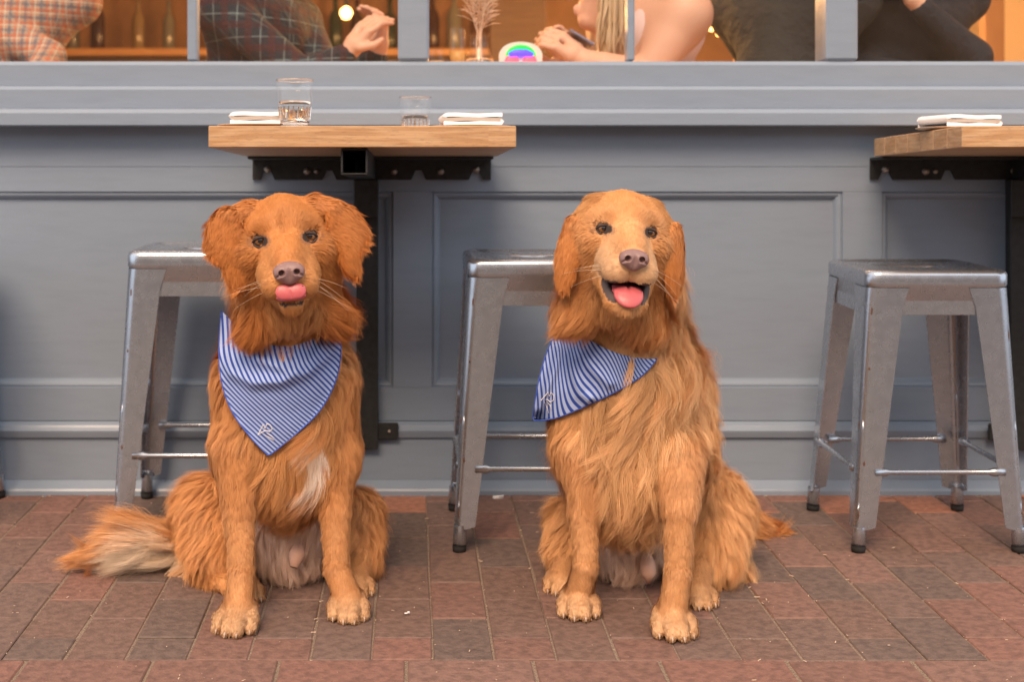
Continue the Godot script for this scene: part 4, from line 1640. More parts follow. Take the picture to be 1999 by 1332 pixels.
func inside_cloth(p: Vector2, L: Array, R: Array, sag: float) -> bool:
	var poly_ := PackedVector2Array()
	for k in 25: poly_.append(along(L, k / 24.0))
	for k in 25: poly_.append(along(R, 1.0 - k / 24.0))
	for k in range(1, 12):
		var q := 1.0 - k / 12.0
		poly_.append((L[0] as Vector2).lerp(R[0], q) + Vector2(0, sag * 4.0 * q * (1.0 - q)))
	return Geometry2D.is_point_in_polygon(p, poly_)

func build_dog_one() -> void:
	var base := on_ground(556, 1150)
	var dog := thing("dog", "reddish golden retriever with its tongue licking up over its lip", "dog", base, "sitting dogs in bandanas")
	var T := []
	var dn := Vector3.DOWN
	var chest := [0.058, Color(0.71, 0.35, 0.138), 0.32, 1.0]
	pcap(T, [556, 735, 2.575, 110], [556, 880, 2.60, 114], 0.03, dn, chest)
	for e in [[478, 470, 2.56, -1], [638, 646, 2.59, 1]]:
		pcap(T, [e[0], 745, e[2], 60], [e[1], 890, e[2] - 0.01, 50], 0.03, Vector3(0.25 * e[3], -1, 0), [0.032, GOLD, 0.30, 1.0])
	pcap(T, [556, 860, 2.68, 116], [548, 985, 2.84, 102], 0.04, dn, [0.04, RUST, 0.3, 1.0])
	pcap(T, [556, 700, 2.59, 96], [556, 575, 2.55, 86], 0.05, Vector3(0, -1, 0.15), [0.052, RUST.lerp(GOLD, 0.5), 0.34, 1.0])
	pcap(T, [560, 880, 2.60, 84], [566, 962, 2.60, 46], 0.03, dn, [0.06, Color(0.72, 0.42, 0.21), 0.30, 1.0])
	pcap(T, [565, 950, 2.69, 78], [565, 1072, 2.69, 56], 0.03, Vector3(0, -1, 0.1), [0.050, Color(0.82, 0.58, 0.44), 0.30, 1.0])
	var leg := [0.0135, Color(0.60, 0.285, 0.115), 0.32, 1.0]
	var legs := [[[468, 880, 2.53, 46], [468, 1000, 2.495, 29], [472, 1120, 2.458, 23.5]], [[652, 880, 2.58, 44], [655, 1000, 2.54, 27], [658, 1112, 2.507, 22]]]
	for g in legs:
		pcap(T, g[0], g[1], 0.03, dn, [0.022, Color(0.62, 0.285, 0.11), 0.3, 1.0])
		pcap(T, g[1], g[2], 0.004, dn, leg)
	# hind quarters
	pcap(T, [415, 1000, 2.75, 70], [424, 1088, 2.67, 48], 0.03, Vector3(-0.1, -1, 0.1), [0.045, GOLD, 0.32, 1.0])
	pcap(T, [392, 1085, 2.76, 34], [388, 1108, 2.73, 24], 0.02, dn, [0.060, GOLD.lerp(PALE, 0.4), 0.25, 1.2])
	pcap(T, [412, 1120, 2.66, 18], [468, 1158, 2.56, 16], 0.01, Vector3(0.5, -0.6, 0.4), [0.016, GOLD, 0.3, 1.0])
	pcap(T, [690, 1010, 2.77, 54], [700, 1086, 2.70, 36], 0.03, Vector3(0.15, -1, 0.1), [0.042, GOLD, 0.32, 1.0])
	# tail on the bricks
	var tl := [[420, 1040, 2.86, 30], [340, 1064, 2.775, 28], [270, 1058, 2.745, 25], [205, 1078, 2.735, 11]]
	for i in 3:
		pcap(T, tl[i], tl[i + 1], 0.012, Vector3(-1, [-0.12, -0.15, -0.30][i], 0.1) * 4.0, [[0.06, 0.095, 0.085][i], GOLD.lerp(PALE, 0.15), [0.26, 0.28, 0.20][i], 1.5])
	var h := Head.new()
	h.at = P(557, 466, 2.37)
	h.s = 2.37 / FPX
	h.b = Basis(Vector3.BACK, deg_to_rad(5.2)) * Basis(Vector3.UP, deg_to_rad(6.0)) * Basis(Vector3.RIGHT, deg_to_rad(2.0))
	var H := []
	head_bones(H, h, Color(0.54, 0.212, 0.062), Color(0.58, 0.262, 0.094), false)
	# ears blown out to the sides
	var ear := [0.015, RUST, 0.24, 1.0]
	cap(H, h.w(-66, 56, -60), h.w(-98, 52, -44), 24 * h.s, 17 * h.s, 0.018, h.d(-0.8, -0.5, 0), [0.014, RUST, 0.3, 1.0])
	blob(H, h.w(-117, 20, -34), h.b * Basis(Vector3.BACK, -0.28) * Basis(Vector3.UP, -0.30), Vector3(37, 54, 8) * h.s, 0.008, h.d(-0.55, -0.85, 0), ear)
	blob(H, h.w(-103, -44, -30), h.b * Basis(Vector3.BACK, 0.16) * Basis(Vector3.UP, -0.25), Vector3(24, 50, 7.5) * h.s, 0.010, h.d(-0.22, -1, 0), ear)
	cap(H, h.w(66, 56, -60), h.w(98, 50, -44), 24 * h.s, 17 * h.s, 0.018, h.d(0.8, -0.5, 0), [0.014, RUST, 0.3, 1.0])
	blob(H, h.w(121, 10, -34), h.b * Basis(Vector3.BACK, 0.36) * Basis(Vector3.UP, 0.30), Vector3(36, 54, 8) * h.s, 0.008, h.d(0.8, -0.6, 0), ear)
	blob(H, h.w(122, -46, -30), h.b * Basis(Vector3.BACK, 0.10) * Basis(Vector3.UP, 0.25), Vector3(21, 44, 7.5) * h.s, 0.010, h.d(0.4, -0.95, 0), ear)
	# cheek and neck ruff
	cap(H, h.w(-60, -112, -100), h.w(-66, -165, -112), 32 * h.s, 40 * h.s, 0.03, h.d(-0.25, -1, 0.1), [0.045, RUST, 0.28, 1.0])
	cap(H, h.w(60, -112, -100), h.w(70, -160, -112), 32 * h.s, 38 * h.s, 0.03, h.d(0.8, -0.6, 0.1), [0.055, RUST, 0.32, 0.9])
	var skin := Hide.new()
	var span := mesh_into(skin, T, 0.008, Vector3(P(120, 560, 2.8).x, on_ground(556, 1240).y - 0.03, EYE_Z - 2.98), Vector3(P(770, 560, 2.6).x, P(556, 520, 2.5).y, EYE_Z - 2.36))
	groom(skin, T, span, 0.008)
	var hspan := mesh_into(skin, H, 0.0038, h.w(-175, -235, -185), h.w(175, 100, 135))
	groom(skin, H, hspan, 0.0038)
	head_skin(skin, hspan, h, false, H)
	var claws := []
	for pw in [[452, 1247, 0, 1.0, Vector3(-0.10, -SLOPE, 1)], [681, 1221, 1, 0.95, Vector3(0.06, -SLOPE, 1)]]:
		var PB := []
		var g: Array = legs[pw[2]]
		paw(PB, on_ground(pw[0], pw[1]), P(g[2][0], g[2][1], g[2][2]), (pw[4] as Vector3).normalized(), pw[3], [0.0085, Color(0.65, 0.40, 0.22), 0.3, 1.0], claws, leg)
		var c := on_ground(pw[0], pw[1])
		var sp := mesh_into(skin, PB, 0.0034, c + Vector3(-0.06, -0.01, -0.14), c + Vector3(0.06, 0.13, 0.03))
		groom(skin, PB, sp, 0.0034)
	for pw in [[702, 1171, Vector3(0.25, -SLOPE, 1), 0.85, Vector3(0.0, 0.05, -0.10)], [487, 1182, Vector3(0.3, -SLOPE, 1), 0.8, Vector3(-0.03, 0.04, -0.09)]]:
		var PB := []
		var c := on_ground(pw[0], pw[1])
		paw(PB, c, c + pw[4], (pw[2] as Vector3).normalized(), pw[3], [0.009, Color(0.66, 0.38, 0.19), 0.3, 1.0], claws, leg)
		var sp := mesh_into(skin, PB, 0.0036, c + Vector3(-0.06, -0.01, -0.15), c + Vector3(0.06, 0.10, 0.03))
		groom(skin, PB, sp, 0.0036)
	var L := [Vector2(432, 606), Vector2(428, 690), Vector2(434, 750), Vector2(453, 803), Vector2(487, 851), Vector2(523, 889)]
	var R := [Vector2(662, 622), Vector2(666, 690), Vector2(655, 745), Vector2(626, 800), Vector2(580, 846), Vector2(527, 889)]
	# white blaze on the chest, cream flag under the tail
	var blaze := P(606, 893, 2.505)
	var cream := P(300, 1096, 2.72)
	for i in range(span.x, span.y):
		var q := to_px(skin.v[i])
		if skin.n[i].z > -0.1:
			if inside_cloth(q, L, R, 62.0): skin.coat[i] = Vector3.ZERO
			elif inside_cloth(q + Vector2(0, 45), L, R, 62.0): skin.coat[i].x *= 0.8
		var bl := ((skin.v[i] - blaze) / Vector3(0.0155, 0.05, 0.05)).length()
		if bl < 1.0: skin.c[i] = skin.c[i].lerp(Color(0.92, 0.82, 0.71), 0.88 * (1.0 - bl * bl * 0.5))
		var cr := ((skin.v[i] - cream) / Vector3(0.082, 0.052, 0.09)).length()
		if cr < 1.0: skin.c[i] = skin.c[i].lerp(CREAM, minf(0.95, 3.0 * (1.0 - cr)))
	finish_dog(dog, skin, base, 501)
	face_parts(dog, h, base, false, Vector2(0.0, 0.0))
	claw_parts(dog, claws, base)
	var ridge := [[[Vector2(430, 690), Vector2(452, 728), Vector2(492, 748), Vector2(545, 746), Vector2(600, 728), Vector2(645, 690), Vector2(664, 650)], 0.014, 11.0], [[Vector2(500, 700), Vector2(540, 716), Vector2(572, 726), Vector2(610, 700), Vector2(640, 668)], 0.011, 9.0]]
	var em := [[Vector2(504, 850), Vector2(510, 838), Vector2(514, 829), Vector2(518, 837), Vector2(522, 828), Vector2(528, 830), Vector2(532, 838), Vector2(527, 843), Vector2(519, 841), Vector2(511, 845), Vector2(505, 850)], [Vector2(516, 849), Vector2(525, 854), Vector2(535, 860)], [Vector2(521, 846), Vector2(530, 851), Vector2(537, 857)]]
	bandana(dog, T, L, R, 62.0, ridge, bend_one, base, 2.50, em)
	# bare belly skin
	var bs := begin(false)
	var bp := [P(583, 1060, 2.64) - base, P(580, 1085, 2.61) - base, P(574, 1108, 2.60) - base]
	tube(bs, bp, [0.010, 0.016, 0.008], 10)
	put("sheath", done(bs), M.bare, dog)

func build_dog_two() -> void:
	var base := on_ground(1230, 1150)
	var dog := thing("dog", "golden retriever with open mouth and pink tongue, bandana slipped to its shoulder", "dog", base, "sitting dogs in bandanas")
	var T := []
	var dn := Vector3.DOWN
	var gold := CHEST.lerp(GOLD, 0.35)
	pcap(T, [1226, 735, 2.575, 114], [1232, 890, 2.60, 124], 0.03, dn, [0.072, CHEST.lerp(PALE, 0.3), 0.40, 1.0])
	pcap(T, [1125, 765, 2.57, 54], [1130, 890, 2.57, 48], 0.03, Vector3(-0.25, -1, 0), [0.034, gold, 0.32, 1.0])
	pcap(T, [1322, 765, 2.59, 58], [1336, 890, 2.57, 56], 0.03, Vector3(0.35, -1, 0), [0.042, gold, 0.36, 1.0])
	pcap(T, [1240, 860, 2.69, 122], [1262, 985, 2.86, 104], 0.04, dn, [0.045, gold, 0.32, 1.0])
	pcap(T, [1226, 710, 2.59, 102], [1226, 575, 2.55, 90], 0.05, Vector3(0, -1, 0.15), [0.055, GOLD.lerp(CHEST, 0.6), 0.36, 1.0])
	pcap(T, [1228, 890, 2.60, 92], [1226, 985, 2.59, 54], 0.03, dn, [0.06, PALE, 0.30, 1.0])
	pcap(T, [1230, 955, 2.69, 84], [1228, 1066, 2.69, 58], 0.03, Vector3(0, -1, 0.1), [0.050, Color(0.82, 0.58, 0.44), 0.30, 1.0])
	var leg := [0.0135, Color(0.62, 0.315, 0.138), 0.32, 1.0]
	var legs := [[[1138, 890, 2.54, 46], [1142, 1000, 2.515, 27], [1143, 1108, 2.492, 22.5]], [[1326, 890, 2.50, 48], [1326, 1000, 2.435, 29], [1324, 1120, 2.412, 24.5]]]
	for g in legs:
		pcap(T, g[0], g[1], 0.03, dn, [0.026, Color(0.64, 0.32, 0.14), 0.32, 1.0])
		pcap(T, g[1], g[2], 0.004, dn, leg)
	pcap(T, [1390, 1000, 2.77, 68], [1386, 1085, 2.67, 50], 0.03, Vector3(0.15, -1, 0.1), [0.048, gold, 0.34, 1.0])
	pcap(T, [1400, 965, 2.79, 34], [1412, 990, 2.79, 34], 0.02, Vector3(0.2, 1, 0), [0.045, gold, 0.3, 1.0])
	pcap(T, [1420, 1092, 2.74, 28], [1430, 1116, 2.70, 20], 0.02, Vector3(0.35, -1, 0), [0.055, gold.lerp(PALE, 0.4), 0.25, 1.2])
	pcap(T, [1118, 1020, 2.77, 48], [1108, 1088, 2.70, 34], 0.03, Vector3(-0.15, -1, 0.1), [0.036, gold, 0.32, 1.0])
	var tl := [[1400, 1030, 2.95, 28], [1450, 1032, 2.985, 25], [1490, 1036, 3.0, 13]]
	for i in 2:
		pcap(T, tl[i], tl[i + 1], 0.012, Vector3(1, -0.12, 0.05) * 4.0, [[0.05, 0.065][i], GOLD, 0.22, 1.5])
	var h := Head.new()
	h.at = P(1224, 450, 2.37)
	h.s = 2.37 / FPX * 0.945
	h.b = Basis(Vector3.BACK, deg_to_rad(-5.0)) * Basis(Vector3.UP, deg_to_rad(1.0)) * Basis(Vector3.RIGHT, deg_to_rad(-1.5))
	var H := []
	head_bones(H, h, Color(0.65, 0.305, 0.115), Color(0.71, 0.44, 0.245), true)
	for e in [-1, 1]:
		var ear := [0.015, GOLD.lerp(RUST, 0.8), 0.24, 1.0]
		cap(H, h.w(e * 56, 36, -72), h.w(e * 96, 2, -52), 36 * h.s, 20 * h.s, 0.02, h.d(e * 0.6, -0.8, 0), [0.014, Color(0.60, 0.29, 0.11), 0.3, 1.0])
		blob(H, h.w(e * 112, -54 if e < 0 else -50, -42), h.b * Basis(Vector3.BACK, e * 0.05) * Basis(Vector3.UP, e * 0.55), Vector3(25, 78, 11) * h.s, 0.009, h.d(e * 0.08, -1, 0), ear)
		cap(H, h.w(e * 62, -118, -100), h.w(e * 68, -172, -112), 34 * h.s, 42 * h.s, 0.03, h.d(e * 0.3, -1, 0.1), [0.050, GOLD, 0.32, 1.0])
	var skin := Hide.new()
	var span := mesh_into(skin, T, 0.008, Vector3(P(1030, 560, 2.75).x, on_ground(1230, 1240).y - 0.03, EYE_Z - 3.08), Vector3(P(1560, 560, 2.9).x, P(556, 520, 2.5).y, EYE_Z - 2.34))
	groom(skin, T, span, 0.008)
	var hspan := mesh_into(skin, H, 0.0038, h.w(-160, -245, -185), h.w(160, 100, 135))
	groom(skin, H, hspan, 0.0038)
	head_skin(skin, hspan, h, true, H)
	var claws := []
	for pw in [[1132, 1215, 0, 0.97, Vector3(-0.06, -SLOPE, 1)], [1323, 1256, 1, 1.0, Vector3(0.0, -SLOPE, 1)]]:
		var PB := []
		var g: Array = legs[pw[2]]
		paw(PB, on_ground(pw[0], pw[1]), P(g[2][0], g[2][1], g[2][2]), (pw[4] as Vector3).normalized(), pw[3], [0.0085, Color(0.65, 0.40, 0.22), 0.3, 1.0], claws, leg)
		var c := on_ground(pw[0], pw[1])
		var sp := mesh_into(skin, PB, 0.0034, c + Vector3(-0.06, -0.01, -0.14), c + Vector3(0.06, 0.13, 0.03))
		groom(skin, PB, sp, 0.0034)
	for pw in [[1372, 1193, Vector3(0.05, -SLOPE, 1), 0.86, Vector3(0.02, 0.05, -0.11)], [1094, 1164, Vector3(-0.15, -SLOPE, 1), 0.82, Vector3(0.02, 0.05, -0.10)]]:
		var PB := []
		var c := on_ground(pw[0], pw[1])
		paw(PB, c, c + pw[4], (pw[2] as Vector3).normalized(), pw[3], [0.009, Color(0.66, 0.39, 0.20), 0.3, 1.0], claws, leg)
		var sp := mesh_into(skin, PB, 0.0036, c + Vector3(-0.06, -0.01, -0.15), c + Vector3(0.06, 0.10, 0.03))
		groom(skin, PB, sp, 0.0036)
	var L := [Vector2(1101, 626), Vector2(1072, 676), Vector2(1055, 730), Vector2(1046, 775), Vector2(1041, 812), Vector2(1043, 821)]
	var R := [Vector2(1284, 700), Vector2(1254, 733), Vector2(1208, 762), Vector2(1150, 790), Vector2(1090, 815), Vector2(1050, 822)]
	for i in range(span.x, span.y):
		var q := to_px(skin.v[i])
		if skin.n[i].z > -0.1:
			if inside_cloth(q, L, R, 22.0): skin.coat[i] = Vector3.ZERO
			elif inside_cloth(q + Vector2(0, 55), L, R, 22.0) or Geometry2D.is_point_in_polygon(q, PackedVector2Array([Vector2(1095, 640), Vector2(1110, 590), Vector2(1320, 650), Vector2(1300, 715)])): skin.coat[i].x *= 0.40
	finish_dog(dog, skin, base, 777)
	face_parts(dog, h, base, true, Vector2(0.02, 0.0))
	claw_parts(dog, claws, base)
	var ridge := [[[Vector2(1092, 680), Vector2(1082, 720), Vector2(1066, 760), Vector2(1052, 800)], 0.018, 9.0], [[Vector2(1110, 690), Vector2(1120, 730), Vector2(1135, 770), Vector2(1150, 780)], 0.013, 9.0], [[Vector2(1135, 695), Vector2(1165, 730), Vector2(1190, 750)], 0.011, 9.0]]
	var em := [[Vector2(1056, 782), Vector2(1065, 772), Vector2(1070, 766), Vector2(1072, 774), Vector2(1076, 767), Vector2(1081, 772), Vector2(1081, 781), Vector2(1075, 786), Vector2(1068, 780), Vector2(1057, 782)], [Vector2(1063, 786), Vector2(1068, 796), Vector2(1071, 807)], [Vector2(1067, 784), Vector2(1074, 792), Vector2(1076, 801)]]
	bandana(dog, T, L, R, 22.0, ridge, bend_two, base, 2.50, em)
	var bs := begin(false)
	tube(bs, [P(1262, 1085, 2.63) - base, P(1264, 1102, 2.605) - base, P(1266, 1120, 2.595) - base, P(1266, 1138, 2.60) - base], [0.009, 0.014, 0.0145, 0.004], 12)
	put("sheath", done(bs), M.bare, dog)

# ================================================================ inside the restaurant
func cloth_mat(called: String, base: Color, lines: Array, cells: int, per_metre: float) -> StandardMaterial3D:
	# checked cloth: lines are [offset, width, colour] crossing both ways
	var n := 256
	var im := Image.create(n, n, false, Image.FORMAT_RGB8)
	var r := RandomNumberGenerator.new()
	r.seed = hash(called)
	for y in n:
		for x in n:
			var c := base
			for l in lines:
				var fx := fposmod(float(x) / n * cells - l[0], 1.0)
				var fy := fposmod(float(y) / n * cells - l[0], 1.0)
				if fx < l[1]: c = c.lerp(l[2], 0.62)
				if fy < l[1]: c = c.lerp(l[2], 0.62)
			var w := r.randf_range(0.92, 1.08)
			im.set_pixel(x, y, Color(c.r * w, c.g * w, c.b * w))
	var m := mat(Color(1, 1, 1), 0.9)
	m.albedo_texture = ImageTexture.create_from_image(im)
	m.uv1_triplanar = true
	m.uv1_scale = Vector3.ONE * per_metre
	return folds(m)

func folds(m: StandardMaterial3D) -> StandardMaterial3D:
	m.normal_enabled = true
	m.normal_texture = M.fold_tex
	m.normal_scale = 0.9
	if not m.uv1_triplanar:
		m.uv1_triplanar = true
		m.uv1_scale = Vector3.ONE * 3.0
	return m

func part_mesh(list: Array, cell: float, base: Vector3) -> ArrayMesh:
	var lo := Vector3.ONE * 1e9
	var hi := Vector3.ONE * -1e9
	for o: Bone in list:
		if o.kind >= 2: continue
		var r := maxf(o.ra, o.rb) if o.kind == 0 else maxf(o.rad.x, maxf(o.rad.y, o.rad.z))
		lo = lo.min(o.a - Vector3.ONE * r)
		hi = hi.max(o.a + Vector3.ONE * r)
		if o.kind == 0:
			lo = lo.min(o.b - Vector3.ONE * r)
			hi = hi.max(o.b + Vector3.ONE * r)
	var s := Hide.new()
	mesh_into(s, list, cell, lo - Vector3.ONE * cell * 2.0, hi + Vector3.ONE * cell * 2.0)
	return skin_mesh(s, base)

func face_on(body: Array, hair: Array, c: Vector3, fwd: Vector3, long_hair: bool) -> void:
	# head of 0.23 m: skull, jaw, nose, lips, brow, ears; hair cap
	var up := Vector3.UP
	var side := fwd.cross(up).normalized()
	cap(body, c + up * 0.035 - fwd * 0.015, c + up * 0.03 + fwd * 0.01, 0.082, 0.078, 0.02)
	cap(body, c - up * 0.03 + fwd * 0.02, c - up * 0.085 + fwd * 0.055, 0.062, 0.030, 0.03)
	cap(body, c + up * 0.03 + fwd * 0.088, c - up * 0.018 + fwd * 0.108, 0.009, 0.013, 0.010)
	cap(body, c - up * 0.050 + fwd * 0.085, c - up * 0.051 + fwd * 0.092, 0.011, 0.008, 0.008)
	cap(body, c - up * 0.062 + fwd * 0.083, c - up * 0.063 + fwd * 0.088, 0.010, 0.008, 0.008)
	for e in [-1, 1]:
		cap(body, c + up * 0.042 + fwd * 0.078 + side * e * 0.018, c + up * 0.042 + fwd * 0.068 + side * e * 0.045, 0.010, 0.010, 0.01)
		cap(body, c + side * e * 0.080 - fwd * 0.01 + up * 0.02, c + side * e * 0.080 - fwd * 0.012 - up * 0.025, 0.012, 0.009, 0.006)
		var socket := cap(body, c + up * 0.022 + fwd * 0.098 + side * e * 0.032, c + up * 0.022 + fwd * 0.092 + side * e * 0.035, 0.012, 0.012, 0.008)
		socket.kind = 2
	cap(hair, c + up * 0.055 - fwd * 0.03, c + up * 0.06 + fwd * 0.015, 0.088, 0.074, 0.02)
	cap(hair, c + up * 0.03 - fwd * 0.05, c - up * 0.03 - fwd * 0.055, 0.078, 0.060, 0.02)
	if long_hair:
		for e in [-1, 1]:
			cap(hair, c + up * 0.03 + side * e * 0.07 - fwd * 0.01, c - up * 0.09 + side * e * 0.075 + fwd * 0.0, 0.028, 0.030, 0.02)
			cap(hair, c - up * 0.09 + side * e * 0.075, c - up * 0.27 + side * e * 0.085 + fwd * 0.035, 0.030, 0.014, 0.02)
		cap(hair, c - fwd * 0.06, c - up * 0.25 - fwd * 0.07, 0.075, 0.05, 0.03)

func hand_on(list: Array, wrist: Vector3, dir: Vector3, palm: Vector3, curl: float) -> void:
	# palm, four fingers of unequal length bent at two joints, thumb from the side of the palm
	var side := dir.cross(palm).normalized()
	cap(list, wrist, wrist + dir * 0.03, 0.024, 0.026, 0.010)
	cap(list, wrist + dir * 0.035 - side * 0.016, wrist + dir * 0.075 - side * 0.022, 0.018, 0.014, 0.012)
	cap(list, wrist + dir * 0.035 + side * 0.016, wrist + dir * 0.075 + side * 0.022, 0.018, 0.014, 0.012)
	for i in 4:
		var root := wrist + dir * 0.080 + side * (-0.030 + 0.020 * i)
		var l: float = [0.036, 0.042, 0.040, 0.031][i]
		var d1 := (dir + palm * curl * 0.8).normalized()
		var d2 := (dir * (1.0 - curl) + palm * curl * 1.6).normalized()
		var k := root + d1 * l
		cap(list, root, k, 0.0098, 0.0090, 0.003)
		cap(list, k, k + d2 * l * 0.85, 0.0090, 0.0074, 0.003)
	var tr := wrist + dir * 0.03 - side * 0.030
	var tk := tr + (dir * 0.6 - side * 0.5 + palm * 0.5).normalized() * 0.035
	cap(list, tr, tk, 0.0125, 0.0105, 0.005)
	cap(list, tk, tk + (dir * 0.8 + palm * 0.4).normalized() * 0.028, 0.0100, 0.0080, 0.003)

func sitter(label: String, chest: Vector3, fwd: Vector3, head: Vector3, look: Vector3, arms: Array, shirt: Material, skin_m: Material, hair_m: Material, long_hair := false, bare := false) -> Node3D:
	# chest: between the shoulders. arms: [shoulder side, elbow, wrist, hand direction, palm direction, curl]
	var base := Vector3(chest.x - fwd.x * 0.05, 0.12, chest.z - fwd.z * 0.05)
	var o := thing("person", label, "person", base, "guests sitting inside at the window")
	var body := []
	var cloth := []
	var hair := []
	var side := fwd.cross(Vector3.UP).normalized()
	var hip := chest - Vector3.UP * 0.47 - fwd * 0.10
	var torso := cloth
	cap(torso, chest - Vector3.UP * 0.06 + side * 0.09, chest - Vector3.UP * 0.06 - side * 0.09, 0.105, 0.105, 0.05)
	cap(torso, chest - Vector3.UP * 0.12, hip + Vector3.UP * 0.05, 0.135, 0.130, 0.05)
	cap(torso, hip + side * 0.07, hip - side * 0.07, 0.115, 0.115, 0.05)
	# legs, seated
	var legs := []
	for e in [-1, 1]:
		var knee: Vector3 = hip + fwd * 0.40 + side * e * 0.11 + Vector3.UP * 0.01
		cap(legs, hip + side * e * 0.09, knee, 0.085, 0.060, 0.03)
		cap(legs, knee, Vector3(knee.x, 0.17, knee.z) + fwd * 0.02, 0.058, 0.040, 0.02)
		cap(legs, Vector3(knee.x, 0.155, knee.z), Vector3(knee.x, 0.150, knee.z) + fwd * 0.15, 0.036, 0.030, 0.02)
	cap(body, chest + Vector3.UP * 0.0, head - Vector3.UP * 0.08 - look * 0.02, 0.062, 0.055, 0.03)
	face_on(body, hair, head, look, long_hair)
	for a in arms:
		var sh: Vector3 = chest - Vector3.UP * 0.03 + side * a[0] * 0.185
		var arm := body if bare else cloth
		cap(arm, sh - side * a[0] * 0.05, sh, 0.066, 0.068, 0.04)
		cap(arm, sh, a[1], 0.062, 0.046, 0.02)
		cap(arm, a[1], a[2], 0.046, 0.031, 0.015)
		hand_on(body, a[2] + (a[2] - a[1]).normalized() * 0.005, a[3], a[4], a[5])
	if bare:
		cap(body, chest - Vector3.UP * 0.05 + side * 0.10, chest - Vector3.UP * 0.05 - side * 0.10, 0.092, 0.092, 0.05)
		cap(body, chest - Vector3.UP * 0.05, chest - Vector3.UP * 0.2, 0.12, 0.125, 0.05)
		for c: Bone in cloth:
			c.a -= Vector3.UP * 0.10
	put("body", part_mesh(body, 0.0075, base), skin_m, o)
	put("clothing", part_mesh(cloth, 0.011, base), shirt, o)
	put("trousers", part_mesh(legs, 0.014, base), M.denim, o)
	put("hair", part_mesh(hair, 0.009, base), hair_m, o)
	# the stool sat on
	var st := begin(false)
	var top := hip.y - 0.125
	lathe(st, [Vector2(0, top), Vector2(0.15, top), Vector2(0.165, top - 0.015), Vector2(0.16, top - 0.05), Vector2(0, top - 0.05)], 24)
	for k in 4:
		var an := PI / 4 + PI / 2 * k
		var a := Vector3(cos(an), 0, sin(an))
		tube(st, [a * 0.12 + Vector3(0, top - 0.045, 0), a * 0.19 + Vector3(0, 0.121, 0)], [0.016, 0.014], 8)
	var s := put("indoor_stool", done(st), M.dark_wood, self, Transform3D(Basis(), Vector3(hip.x, 0, hip.z)))
	tag(s, "dark wooden stool under the " + label.get_slice(" sitting", 0).get_slice(" with", 0).get_slice(" holding", 0).get_slice(" turned", 0).get_slice(" resting", 0), "stool", "stools inside the window")
	return o

